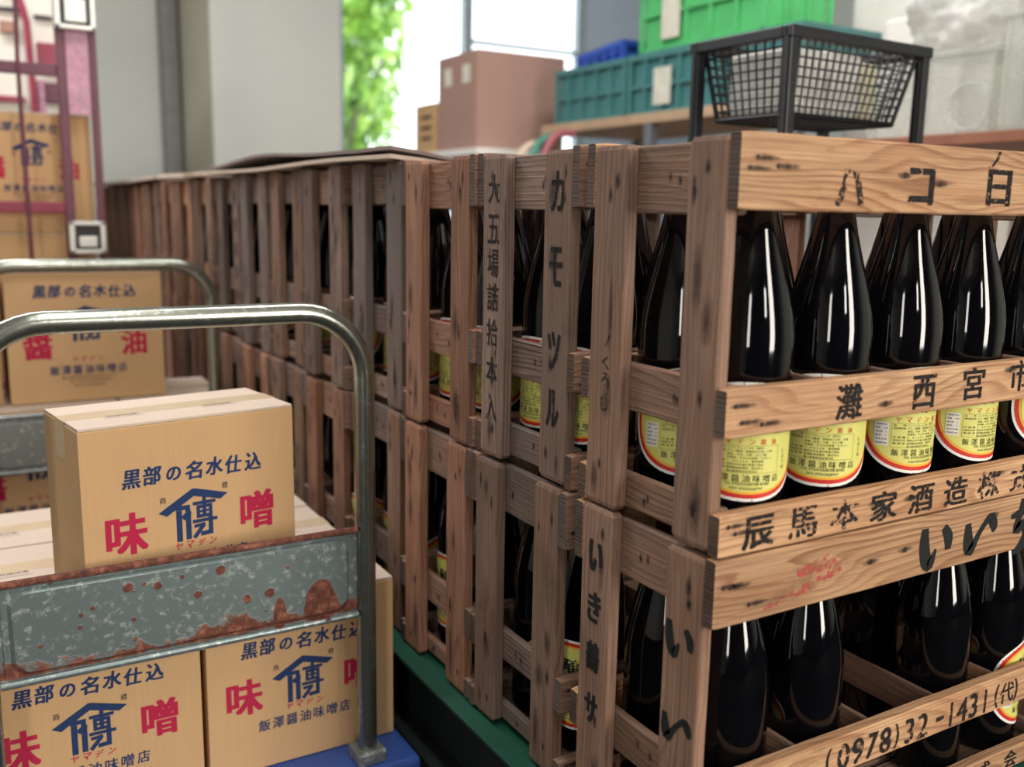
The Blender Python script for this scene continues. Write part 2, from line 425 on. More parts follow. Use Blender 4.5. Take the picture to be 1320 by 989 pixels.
# outside: yard, tree
M['yard'] = plain('pale_yard', (196, 200, 204), .8, 0, .08, .6)
o = MB().box((-6, 5.46, -.12), (20, 26, -.02), M['yard']).build('ground_outside'); o['kind'] = 'structure'
M['leaf'] = None
m, nt, b, out = newmat('sunlit_leaf')  # leaf tones mixed at random, green to yellow green
nt.links.new(ramp(nt, noise(nt, objvec(nt), 3.0), [(.3, s2l(60, 120, 50)), (.5, s2l(150, 200, 60)), (.7, s2l(215, 238, 120))]), b.inputs['Base Color'])
b.inputs['Roughness'].default_value = .6; b.inputs['Transmission Weight'].default_value = .25; M['leaf'] = m
M['bark'] = plain('bark', (110, 96, 84), .9, 0, .2, 20)
tr = thing('leafy_tree', 'bright green leafy tree standing outside the window', 'tree', (3.12, 9.6, -.02))
tb = MB(); tb.tube([(0, 0, 0), (.05, 0, .8), (-.04, .05, 1.7), (.05, 0, 2.6)], [.13, .1, .08, .04], M['bark'])
for k in range(7):
    a = k*2.4; tb.tube([(0, 0, 1.0+.2*k), (.35*math.cos(a), .35*math.sin(a), 1.3+.2*k), (.6*math.cos(a), .6*math.sin(a), 1.7+.2*k)], [.05, .035, .015], M['bark'], 8)
tb.build('trunk', tr)
lf = MB(); rg = random.Random(3)
for k in range(6000):
    cx, cy, cz, R_ = rg.choice([(0, 0, 2.6, .85), (-.3, .2, 1.75, .75), (.1, -.1, 3.3, .7), (.15, .3, 2.0, .75), (-.4, 0, 3.0, .75), (-.2, 0, 1.35, .6), (-.6, 0, 2.3, .7)])
    while True:
        p = Vector((rg.uniform(-1, 1), rg.uniform(-1, 1), rg.uniform(-1, 1)))
        if p.length < 1: break
    p = p*R_+Vector((cx, cy, cz)); q = Matrix.Rotation(rg.uniform(0, 6), 3, Vector((rg.random(), rg.random(), rg.random())).normalized())
    s = rg.uniform(.07, .13)
    lf.add([p+q @ Vector(c) for c in ((-s, 0, 0), (0, -s*.5, .01), (s, 0, 0), (0, s*.5, .01))], [(0, 1, 2, 3)], M['leaf'])
lf.build('foliage', tr)
M['car'] = plain('silver_car_paint', (200, 212, 222), .3, .3, .03)
M['carglass'] = plain('car_window', (70, 90, 110), .1, 0, .05)
M['tyre'] = plain('black_rubber', (30, 30, 32), .8)
cv = thing('parked_car', 'pale silver car parked in the yard outside the window', 'car', (4.6, 12.4, -.02), .1)
cb = MB(); prof = [(-2.0, .25), (-2.0, .75), (-1.85, .9), (-1.1, .98), (-.6, 1.42), (.7, 1.46), (1.4, 1.05), (1.95, .92), (2.02, .6), (2.0, .25)]
n_ = len(prof); cb.add([(x, y, z) for y in (-.8, .8) for x, z in prof], [tuple(range(n_-1, -1, -1)), tuple(range(n_, 2*n_))]+[(i, (i+1) % n_, n_+(i+1) % n_, n_+i) for i in range(n_)], M['car'])
cb.build('body', cv)
MB().box((-.75, -.81, 1.0), (.95, .81, 1.35), M['carglass'], .05).build('side_window', cv)
for x in (-1.25, 1.3):
    for y in (-.75, .75):
        wb_ = MB(); wb_.lathe([(.0, -.1), (.3, -.1), (.32, -.06), (.32, .06), (.3, .1), (0, .1)], M['tyre'], 20)
        ob = wb_.build('wheel', cv, (x, y, .32)); ob.rotation_euler = (PI/2, 0, 0)

# ------------------------------------------------------------------ pallets under the crates
M['pallet'] = plain('green_plastic', (20, 76, 60), .5, 0, .12, 9)
M['pallet_dark'] = plain('dark_green_plastic', (13, 26, 26), .7, 0, .15, 9)  # shade beneath the green decks put into the colour
ORD = ['nearest', 'second', 'third', 'fourth', 'fifth', 'sixth', 'seventh', 'eighth', 'ninth', 'tenth', 'eleventh', 'twelfth', 'thirteenth', 'fourteenth', 'fifteenth', 'sixteenth', 'seventeenth', 'eighteenth']
for k in range(4):
    for lay in (0, 1):
        mt = M['pallet'] if lay else M['pallet_dark']
        y0 = -.03+k*1.112; z0 = .0+lay*.1405
        w = ORD[k]
        p = thing('pallet', ('green plastic pallet carrying the lowest crates, '+w+' along the row') if lay else ('dark green pallet on the floor under the '+w+' green pallet'), 'pallet', (0, y0, z0), 0, 'green pallets under the crate row' if lay else 'dark pallets on the floor')
        d = MB(); d.box((-.034, 0, .134), (.695, 1.105, .140), mt, .001)
        d.build('deck', p)
        for xs in (.0, .30, .60):
            MB().box((xs+.01, .01, 0), (xs+.09, 1.095, .134), M['pallet_dark'], .004).build('runner', p)

# ------------------------------------------------------------------ bottles
def bottle_glass(name, brown):
    m, nt, b, out = newmat(name)
    if brown:
        b.inputs['Base Color'].default_value = s2l(120, 66, 30); b.inputs['Transmission Weight'].default_value = .9; b.inputs['Roughness'].default_value = .06
        b.inputs['IOR'].default_value = 1.2
    else:
        n = noise(nt, objvec(nt), 40)
        nt.links.new(ramp(nt, n, [(.3, s2l(5, 5, 8)), (.7, s2l(9, 8, 11))]), b.inputs['Base Color'])
        b.inputs['Roughness'].default_value = .05; b.inputs['IOR'].default_value = 1.5
    return m
M['glass'] = bottle_glass('filled_dark_glass', False); M['neckglass'] = bottle_glass('brown_glass', True)
M['cap'] = plain('bottle_cap', (190, 40, 40), .4)
def label_paper(name, c, r=.45): return plain(name, c, r, 0, .03, 60)
M['lab'] = label_paper('yellow_label_paper', (220, 218, 122)); M['lab_w'] = label_paper('white_label_paper', (240, 238, 232))
M['lab_r'] = label_paper('red_label_band', (206, 48, 40)); M['lab_o'] = label_paper('orange_label_band', (240, 180, 60))
BR = .0505; BH = .388
prof = [(0, .004), (.030, .003), (.044, .0), (.049, .004), (BR, .012), (BR, .20), (.0498, .215), (.0475, .232), (.0435, .252), (.0375, .276), (.0315, .298), (.026, .320), (.0222, .338), (.0192, .352)]
neck = [(.0192, .352), (.0186, .356), (.0166, .368), (.0158, .374)]
def sup(a, b, n, k, tot):
    t = 2*PI*k/tot; c, s = math.cos(t), math.sin(t)
    return a*math.copysign(abs(c)**(2/n), c), b*math.copysign(abs(s)**(2/n), s)
def bend(s, t, r):                        # label coordinates -> bottle, facing -y
    th = s/r; return (r*math.sin(th), -r*math.cos(th), t)
LC = .1005
def label_mesh():
    mb = MB(); TOT = 56
    def disc(a, b, n, mat, r):
        vs = [bend(0, LC, r)]; fs = []
        Rn = 6
        for j in range(1, Rn+1):
            for k in range(TOT):
                x, y = sup(a, b, n, k, TOT); vs.append(bend(x*j/Rn, LC+y*j/Rn, r))
        for k in range(TOT): fs.append((0, 1+k, 1+(k+1) % TOT))
        for j in range(Rn-1):
            for k in range(TOT):
                i0 = 1+j*TOT; i1 = i0+TOT; fs.append((i0+k, i1+k, i1+(k+1) % TOT, i0+(k+1) % TOT))
        mb.add(vs, fs, mat, True)
    disc(.078, .0655, 2.35, M['lab_w'], BR+.0003); disc(.0745, .062, 2.35, M['lab_r'], BR+.0005)
    disc(.0700, .0572, 2.35, M['lab_o'], BR+.0007); disc(.0672, .0544, 2.35, M['lab'], BR+.0009)
    r = BR+.0012
    def txt(s_, x, y, w=None, h=None, mat=M['print_dark'], bold=0.0, shear=0, spacing=1.0, rad=r):
        vs, fs, gw, gh = glyphs(s_, 0.0, shear, spacing)
        if w is None: w = gw*h/gh
        if h is None: h = gh*w/gw
        e = bold*.8*h/gh
        for k, dx in enumerate((-e, e) if bold else (0,)): mb.add([bend(x+dx+a*w/gw, LC+y+b*h/gh, rad+k*.00003) for a, b in vs], fs, mat)
    def bar(x0, x1, y0, y1, mat, rad=r):
        n = 8; vs = [bend(x0+(x1-x0)*i/n, LC+y, rad) for i in range(n+1) for y in (y0, y1)]
        mb.add(vs, [(2*i, 2*i+2, 2*i+3, 2*i+1) for i in range(n)], mat)
    # upper field: brushed name, mostly behind the crate rail
    txt('本醸造', 0, .024, h=.030, bold=.03)
    for i, ch in enumerate('ヤマデン醤油'): txt(ch, -.033+i*.0125, .0012, h=.0062, mat=M['label_red'], bold=.01)
    # data table
    x0, x1, y1, y0 = -.040, .036, -.0032, -.0335
    for (a, b_, c, d) in ((x0, x1, y1-.0003, y1), (x0, x1, y0, y0+.0003)): bar(a, b_, c, d, M['print_dark'])
    for xx in (x0, x1): bar(xx, xx+.0003, y0, y1, M['print_dark'])
    rows = [('名　　称', 'こいくちしょうゆ（混合）'), ('原材料名', 'アミノ酸液、脱脂加工大豆、小麦'), ('', '食塩、大豆、小麦、ぶどう糖'), ('', '甘味料、カラメル色素、ビタミン'), ('内 容 量', '１．８リットル　賞味期限'), ('保存方法', '直射日光を避け常温で保存'), ('製 造 者', '飯澤醤油味噌店　飯沢忠人'), ('', '富山県黒部市生地中区')]
    for i, (a, b_) in enumerate(rows):
        y = -.0056-i*.0037
        if a: txt(a, x0+.0092, y, w=.0145, h=.0025, bold=.004)
        txt(b_, x0+.0185+len(b_)*.00165, y, w=len(b_)*.0033, h=.0027, bold=.004)
    # nutrition sticker at the left of the table
    bar(-.0595, -.0435, -.032, -.003, M['lab_w'], r-.0001)
    for i, t_ in enumerate(('栄養成分表示', '熱量　八四', '蛋白質　七', '脂質　〇', '炭水化物', '食塩相当量')): txt(t_, -.0515, -.0055-i*.0046, w=.0135, h=.0024, bold=.012)
    [txt(c_, -.0345+q_*.0115, -.0392, w=.0082, h=.0082, bold=.006) for q_, c_ in enumerate('飯澤醤油味噌店')]
    txt('TEL 0765(56)8208-8700', .001, -.0458, w=.050, h=.0044)
    txt('FAX 0765(56)8797', .001, -.0510, w=.036, h=.0040)
    for i, ch in enumerate('しょうゆ'): txt(ch, .0455, -.010-i*.0062, h=.0046)
    # round crest at the far left edge of the field
    for rr, mt in ((.009, M['print_dark']), (.0084, M['lab_o']), (.006, M['lab'])):
        pass
    return mb
bp = thing('sauce_bottle', 'x', 'bottle')
bb = MB(); bb.lathe(prof, M['glass'], 40); bb.lathe(neck, M['neckglass'], 40); bb.build('glass_body', bp)
cb = MB(); cb.lathe([(.0158, .372), (.0172, .373), (.0172, .386), (.0155, .388), (0, .388)], M['cap'], 20); cb.build('cap', bp)
label_mesh().build('paper_label', bp)
_first = [True]
def bottle(loc, rz, label, group, with_label=True):
    if _first[0] and with_label: o = bp; _first[0] = False
    else: o = copy_tree(bp)
    o.location = loc; o.rotation_euler = (0, 0, rz); tag(o, label, 'bottle', group)
    if not with_label:
        for ch in list(o.children):
            if ch.name.startswith('paper_label'): bpy.data.objects.remove(ch)
    return o

# ------------------------------------------------------------------ crates
LX, LY = .690, .255
UXF, UZ = (1, 0, 0), (0, 0, 1)
UXE = (0, -1, 0)                            # reading direction on an end (-x) face
DIVX = [.156, .282, .408, .534]
CELL = [.0935, .2185, .345, .471, .5985]
CY = [.0715, .1835]
def crate(loc, H, zr, label, seed, tones, group, deco=None, rz=0.0, spine=True):
    """zr: (top_bottom, mid_top, mid_bottom, low_top) below the rim. local origin at the rim, near left corner"""
    rg = random.Random(seed); deco = deco or {}
    o = thing('bottle_crate', label, 'crate', loc, rz, group)
    tb, mt, mbm, lt = zr
    ptone, etone, rtone = tones
    for xi, (xa, xb) in enumerate(((0, .016), (LX-.016, LX))):
        for yi, (ya, yb) in enumerate(((.0162, .0782), (.1768, .2388))):
            w = rg.uniform(-.004, .002); p = MB()
            if yi == 0: ya2, yb2 = ya, yb+w
            else: ya2, yb2 = ya-w, yb
            top = rg.uniform(-.003, .003); bot = rg.uniform(.0, .004)
            p.plank((xa, ya2, -H+bot), (xb, yb2, top-.003), 'z', M[deco.get(('ptone', yi), ptone)+'_z'], rng=rg, endr=.004)
            if xi == 0:
                for z in (-.036, -tb+.018, -mt-.018, -lt-.004):
                    yy = (ya+yb)/2+rg.uniform(-.018, .018); zz = z+rg.uniform(-.01, .01)
                    stain(p, (0, yy, zz), UXE, UZ, rg.uniform(.003, .006), rg.uniform(.006, .014) if z < -.33 else rg.uniform(.008, .022))
                    if rg.random() < .6: nail(p, (0, yy, zz), (-1, 0, 0))
                for q_ in range(3):
                    b_ = rg.uniform(.02, .05); zz = rg.uniform(-H+b_+.008, -b_-.008) if q_ else -H+b_+.008
                    stain(p, (0, (ya2+yb2)/2+rg.uniform(-.014, .014), zz), UXE, UZ, rg.uniform(.006, .013), b_, .0002, 'stain_soft')
                key = ('post', yi)
                if key in deco: deco[key](p, (ya2+yb2)/2, yb2-ya2)
            p.build('corner_post', o)
        x0, x1 = ((.0162, .028) if xi == 0 else (LX-.028, LX-.0162))
        for (z0, z1, nm) in ((-tb+rg.uniform(-.006, .004), -.006, 0), (-mbm+rg.uniform(-.006, .0), -mt+rg.uniform(-.004, .004), 1), (-H+.006, -lt+rg.uniform(-.004, .004), 2)):
            e = MB(); e.plank((x0, .0166, z0), (x1, .2384, z1), 'y', M[etone+'_y'], rng=rg)
            if xi == 0:
                for k in range(2): stain(e, (.0162, rg.uniform(.09, .16), (z0+z1)/2+rg.uniform(-.006, .006)), UXE, UZ, .004, .008)
            e.build('end_board', o)
    for yi, (ya, yb) in enumerate(((0, .016), (.239, LY))):
        for ri, (z0, z1) in enumerate(((-tb, 0), (-mbm, -mt), (-H, -lt))):
            r = MB(); r.plank((0.0, ya, z0), (LX, yb, z1), 'x', M[rtone+'_x'], rng=rg, n=14, endr=.0012, endmat=M['endgrain'])
            if yi == 0:
                for xx in (.022, .05, .012):
                    zz = z0+(z1-z0)*rg.uniform(.2, .8); stain(r, (xx+.012, 0, zz), UXF, UZ, .022, .004); nail(r, (xx, 0, zz), (0, -1, 0))
                for xx in (.24, .30, .47):
                    zz = z0+(z1-z0)*rg.uniform(.3, .8); stain(r, (xx, 0, zz), UXF, UZ, .016, .005); nail(r, (xx, 0, zz), (0, -1, 0), .0035)
                if ('rail', ri) in deco: deco[('rail', ri)](r, z0, z1)
            r.build('side_rail', o)
    if True:
      if spine:
        d = MB(); d.plank((.0285, .1247, -mt-.046), (LX-.0285, .1303, -mt-.001), 'x', M['post_x'], rng=rg, n=6); d.build('divider', o)
      for x in DIVX:
            d = MB(); d.plank((x-.003, .0165, -mt-.047), (x+.003, .2385, -mt-.002), 'y', M['post_y'], rng=rg, n=5); d.build('divider', o)
    bs = MB()
    for k in range(3): bs.plank((.03, .02+.073*k, -H+.001), (LX-.03, .086+.073*k, -H+.010), 'x', M['post_x'], rng=rg, n=4)
    bs.build('base_board', o)
    return o

def vert(txt, zs, size, mat, bold=.02, dy=0.0, wide=.8):
    def f(mb, yc, w):
        for ch, z in zip(txt, zs): write(mb, ch, (0, yc+dy, z), UXE, UZ, size*wide, size, mat, bold)
    return f
def horiz(items, mat, bold=.03):
    def f(mb, z0, z1):
        for ch, x, sz, dz in items: write(mb, ch, (x, 0, (z0+z1)/2+dz), UXF, UZ, sz*.95, sz, mat, bold)
    return f
def ichi(mb, x, zc, s, which, ux=UXF, org=None):
    """the three brushed kana of the lower crate"""
    K = {'i': [[(-.48, .42, .16), (-.47, .05, .24), (-.36, -.34, .26), (-.22, -.42, .20), (-.06, -.10, .05)], [(.16, .36, .14), (.34, .12, .22), (.36, -.18, .14)]],
         'i2': [[(-.5, .3, .14), (-.44, -.15, .26), (-.34, -.36, .2), (-.1, -.02, .12), (.14, .24, .12), (.34, .32, .2), (.46, .1, .2), (.42, -.02, .06)]],
         'chi': [[(-.34, .22, .08), (.0, .28, .16), (.38, .40, .16)], [(.06, .62, .10), (.0, .25, .14), (-.10, -.12, .2), (.16, -.02, .2), (.34, -.28, .24), (.12, -.58, .18), (-.18, -.70, .05)]]}
    for st in K[which]: stroke(mb, [(a*s, b*s, c*s*1.35) for a, b, c in st], (x, 0, zc) if org is None else org, ux, UZ, M['brush_ink'])

# corner crate on top
def top_rail(mb, z0, z1):
    for ch, x, sz, dz, mt in (('ハ', .155, .040, -.012, 'ink_faint'), ('コ', .268, .040, -.008, 'ink'), ('日', .408, .042, -.006, 'ink'), ('ノ', .395, .02, .026, 'ink_faint')):
        write(mb, ch, (x, 0, (z0+z1)/2+dz), UXF, UZ, sz*1.1, sz, M[mt], .045)
def mid_rail(mb, z0, z1):
    for ch, x, dz in (('灘', .180, -.001), ('西', .306, 0), ('宮', .398, .003), ('市', .492, .006)): write(mb, ch, (x, 0, (z0+z1)/2+dz), UXF, UZ, .042, .040, M['ink'], .03)
def low_rail(mb, z0, z1):
    for i, ch in enumerate('辰馬本家酒造株式会社'): write(mb, ch, (.055+i*.066, 0, (z0+z1)/2-.001), UXF, UZ, .046, .036, M['ink_faint'] if i not in (0, 3, 4, 5) else M['ink'], .035)
def brush_rail(mb, z0, z1):
    zc = (z0+z1)/2
    for w, x in (('i', .362), ('i2', .447), ('chi', .528)): ichi(mb, x, zc-.002, .056, w)
    stroke(mb, [(-.07, -.02, .004), (0, -.006, .012), (.07, .012, .006)], (.14, 0, zc-.008), UXF, UZ, M['red_ink_faint'])
    stroke(mb, [(-.02, .012, .010), (.03, .018, .02), (.06, .02, .01)], (.14, 0, zc-.008), UXF, UZ, M['red_ink_faint'])
def phone_rail(mb, z0, z1):
    zc = (z0+z1)/2-.003
    for ch, x in zip('(0978)32-1431(代)', (.196, .222, .247, .272, .297, .318, .342, .368, .402, .425, .448, .472, .497, .522, .545, .565)):
        write(mb, ch, (x, 0, zc), UXF, UZ, h=.034 if ch not in '-代' else (.006 if ch == '-' else .03), mat=M['ink'], bold=.022)
def low_rail2(mb, z0, z1):
    for i, ch in enumerate('三和酒類株式会社'): write(mb, ch, (.20+i*.062, 0, (z0+z1)/2), UXF, UZ, .03, .026, M['ink'], .03)
def faint_marks(mb, yc, w):
    for ch, z in (('ノ', -.228), ('く', -.253), ('ろ', -.273), ('し', -.303)): write(mb, ch, (0, yc-.002, z), UXE, UZ, .014, .016, M['ink_faint'], .02)
def brush_post(mb, yc, w):
    z = [-.062, -.128, -.192, -.262]
    for ch, zz in zip('いき鶴サ', z): write(mb, ch, (0, yc, zz), UXE, UZ, .028, .040, M['brush_ink'], .045, .1)
def kana_post(mb, yc, w):
    for wch, zz in (('i', -.105), ('i2', -.210), ('chi', -.315)): ichi(mb, 0, 0, .042, wch, UXE, (0, yc, zz))

ZR_A = (.0753, .2518, .3032, .3831); HA = .43
ZR_B = (.076, .2549, .3037, .372); HB = .4045
ZB = T-.43-.0015
tones_cycle = [('post', 'post', 'rail'), ('grey', 'grey', 'post'), ('red', 'post', 'post'), ('grey', 'post', 'post'), ('red', 'red', 'red'), ('post', 'grey', 'post')]
ys = [0.0, .272, .5305]
while len(ys) < 17: ys.append(ys[-1]+.2575)
rg = random.Random(11)
for i, y in enumerate(ys):
    deco = {}
    if i == 0: deco = {('rail', 0): top_rail, ('rail', 1): mid_rail, ('rail', 2): low_rail, ('post', 1): faint_marks}; tn = ('post', 'post', 'rail')
    elif i == 1:
        deco = {('post', 0): vert('カモツル', (-.055, -.148, -.255, -.33), .050, M['ink'], .03, 0, .6), ('post', 1): vert('大五場詰拾本入', (-.05, -.105, -.152, -.20, -.25, -.305, -.358), .040, M['ink'], .02, 0, .8), ('ptone', 0): 'post', ('ptone', 1): 'grey'}; tn = ('grey', 'grey', 'post')
    elif i == 2: tn = ('red', 'red', 'red')
    elif i == 7: deco = {('post', 0): vert('一升詰拾本', (-.06, -.13, -.19, -.25, -.31), .036, M['ink_faint'], .03)}; tn = tones_cycle[1]
    else: tn = tones_cycle[(i*2+1) % 6] if i < 8 else (('red', 'rail', 'red'), ('red', 'red', 'post'), ('post', 'rail', 'red'))[i % 3]
    lab = 'wooden bottle crate on the near corner, upper tier, faint signs on its long boards' if i == 0 else ('wooden bottle crate in the upper tier, %s from the near corner' % ORD[i])
    jx = 0 if i == 0 else rg.uniform(-.006, .006)
    tz = 0 if i == 0 else rg.uniform(.0, .002)
    crate((jx, y, T+tz), HA, ZR_A, lab, 100+i, tn, 'wooden bottle crates in the upper tier', deco)
    side = ('near', 'far')
    nc = 5 if i == 0 else (2 if i < 5 else 1)
    for c in range(nc):
        for rrow in range(2):
            if i == 0:
                rz = [-.64, -.74, -.10, .02, .5][c] if rrow == 0 else rg.uniform(-3, 3)
                lab = 'dark glass bottle in the top corner crate, %s from the left end, %s row' % (['first', 'second', 'third', 'fourth', 'fifth'][c], ('front', 'back')[rrow])
            else:
                rz = rg.uniform(-1.9, -1.0) if c == 0 else rg.uniform(-3, 3)
                lab = 'dark bottle, %s side of the %s upper crate, %s from its left end' % (side[rrow], ORD[i], ('first', 'second')[c])
            bottle((CELL[c]+jx, y+CY[rrow], T+tz-HA+.0105), rz, lab, 'bottles in the upper crates')
for i, y in enumerate(ys):
    deco = {}
    yy = y+rg.uniform(-.001, .001) if i else 0.0
    if i == 0: deco = {('rail', 0): brush_rail, ('rail', 1): phone_rail, ('rail', 2): low_rail2, ('post', 1): brush_post, ('post', 0): kana_post}; tn = ('post', 'post', 'rail')
    else: tn = tones_cycle[(i*3+2) % 6]
    lab = 'wooden bottle crate under the corner crate, lower tier, brushed kana on its boards' if i == 0 else ('wooden bottle crate in the lower tier, %s from the near corner' % ORD[i])
    jx = -.002 if i == 0 else rg.uniform(-.008, .004)
    cr_ = crate((jx, yy, ZB), HB, ZR_B, lab, 300+i, tn, 'wooden bottle crates in the lower tier', deco, spine=i > 0)
    if i == 0:
        MB().plank((.350, .160, -.394), (.392, .178, -.285), 'z', M['rail_z'], n=3).build('spacer_block', cr_)
    nc = 5 if i == 0 else 1
    for c in range(nc if i < 9 else 0):
        if i == 0 and c == 2: continue
        for rrow in range(2):
            if i == 0:
                rz = [2.4, 2.6, 0, 2.2, .75][c]
                lab = 'dark glass bottle in the lower corner crate, %s from the left end, %s row' % (['first', 'second', 'third', 'fourth', 'fifth'][c], ('front', 'back')[rrow])
            else:
                rz = rg.uniform(-2.2, 2.0)
                lab = 'dark bottle, %s side of the %s lower crate, %s from its left end' % (side[rrow], ORD[i], ('first', 'second')[c])
            bottle((CELL[c]+jx, yy+CY[rrow], ZB-HB+.0105), rz, lab, 'bottles in the lower crates')

# ------------------------------------------------------------------ cardboard sheets lying on the far crates
def card_mat(name, a, b_, rough=.8):
    m, nt, b, out = newmat(name); v = objvec(nt)
    n = noise(nt, v, 6, 3); n2 = noise(nt, objvec(nt, (400, 400, 14)), 1.0, 2)
    c = mix(nt, n, s2l(*a), s2l(*b_)); c = mix(nt, mathn(nt, 'MULTIPLY', n2, .18), c, s2l(130, 100, 66))
    nt.links.new(c, b.inputs['Base Color']); b.inputs['Roughness'].default_value = rough; b.inputs['Specular IOR Level'].default_value = .25
    bump(nt, b, n2, .0003, .4); return m
M['card'] = card_mat('kraft_cardboard', (198, 160, 116), (208, 170, 126)); M['card_in'] = card_mat('pale_cardboard', (204, 186, 170), (214, 196, 180))
M['card_grey'] = card_mat('greyed_cardboard', (120, 108, 108), (150, 134, 130))
M['tape'] = plain('clear_parcel_tape', (206, 184, 154), .25, 0, .04, 30)
def sheet(name, label, x0, x1, y0, y1, zf, th, mat, nx=6, ny=24):
    mb = MB(); vs = []; fs = []
    for lay in (0, 1):
        for i in range(nx+1):
            for j in range(ny+1):
                x = x0+(x1-x0)*i/nx; y = y0+(y1-y0)*j/ny+(1-j/ny)*max(0, x)*1.15
                vs.append((x, y, zf(x, y)+lay*th))
    st = (nx+1)*(ny+1); ix = lambda i, j, l: l*st+i*(ny+1)+j
    for i in range(nx):
        for j in range(ny):
            fs.append((ix(i, j, 1), ix(i+1, j, 1), ix(i+1, j+1, 1), ix(i, j+1, 1))); fs.append((ix(i, j, 0), ix(i, j+1, 0), ix(i+1, j+1, 0), ix(i+1, j, 0)))
    for i in range(nx):
        for j, fl in ((0, 0), (ny, 1)): fs.append((ix(i, j, 0), ix(i+1, j, 0), ix(i+1, j, 1), ix(i, j, 1)))
    for j in range(ny):
        for i in (0, nx): fs.append((ix(i, j, 0), ix(i, j, 1), ix(i, j+1, 1), ix(i, j+1, 0)))
    mb.add(vs, fs, mat)
    return tag(mb.build(name), label, 'cardboard', 'cardboard sheets laid over the crates')
sheet('cardboard_sheet', 'flattened greyish cardboard sheet lying on the crates, topmost and bulging', -.015, .55, .80, 2.05, lambda x, y: T+.0145+.016*math.sin(PI*min(1, max(0, (y-.95)/1.2)))+.003*math.sin(9*y), .006, M['card_grey'])
sheet('cardboard_sheet', 'lower cardboard sheet with pale edge pressed under the bulging one', -.02, .56, .79, 2.1, lambda x, y: T+.0035+.002*math.sin(7*y), .007, M['card_in'])
sheet('cardboard_sheet', 'pale cardboard sheet over the crates just beyond the bulging sheets', -.02, .5, 2.13, 2.75, lambda x, y: T+.0065+.003*math.sin(5*y), .012, M['card_in'])
sheet('cardboard_sheet', 'cardboard sheet at the far end of the crate row', -.02, .5, 2.8, 4.4, lambda x, y: T+.0065+.003*math.sin(3*y), .010, M['card_in'])

# ------------------------------------------------------------------ cartons
def emblem(mb, cx, cz, s, org, ux):
    """house mark: a roof chevron above a stylised character, s = full width"""
    P = lambda pts: poly(mb, [(cx+x*s, cz+z*s) for x, z in pts], org, ux, UZ, M['print_blue'])
    S = lambda pts, w=.085: stroke2(mb, [(cx+x*s, cz+z*s) for x, z in pts], w*s, org, ux)
    P([(-.5, .02), (-.02, .30), (.0, .24), (0, .19), (-.38, -.04)]); P([(-.02, .30), (.02, .30), (.5, .16), (.39, .085), (0, .19)])
    S([(-.23, .045), (-.09, .045), (-.09, -.04)], .065); S([(-.215, -.03), (-.215, -.40)], .08); S([(-.20, -.045), (-.20, -.02)], .05); S([(-.135, -.09), (-.085, -.045), (-.085, -.39)], .075)
    S([(.15, .125), (.15, -.10)], .055); S([(.01, .075), (.29, .075)], .05)
    S([(.06, .02), (.24, .02), (.24, -.12), (.06, -.12), (.06, .02)], .05); S([(.06, -.05), (.24, -.05)], .035)
    S([(.0, -.185), (.31, -.185)], .05); S([(.235, -.17), (.235, -.375), (.12, -.38)], .065); S([(.02, -.255), (.13, -.245)], .05); S([(.01, -.40), (.12, -.27)], .06)
def stroke2(mb, pts, w, org, ux):
    for i in range(len(pts)-1):
        (x0, y0), (x1, y1) = pts[i], pts[i+1]; L = math.hypot(x1-x0, y1-y0) or 1; dx, dy = (x1-x0)/L*w*.5, (y1-y0)/L*w*.5
        poly(mb, [(x0-dx-dy, y0-dy+dx), (x0-dx+dy, y0-dy-dx), (x1+dx+dy, y1+dy-dx), (x1+dx-dy, y1+dy+dx)], org, ux, UZ, M['print_blue'])
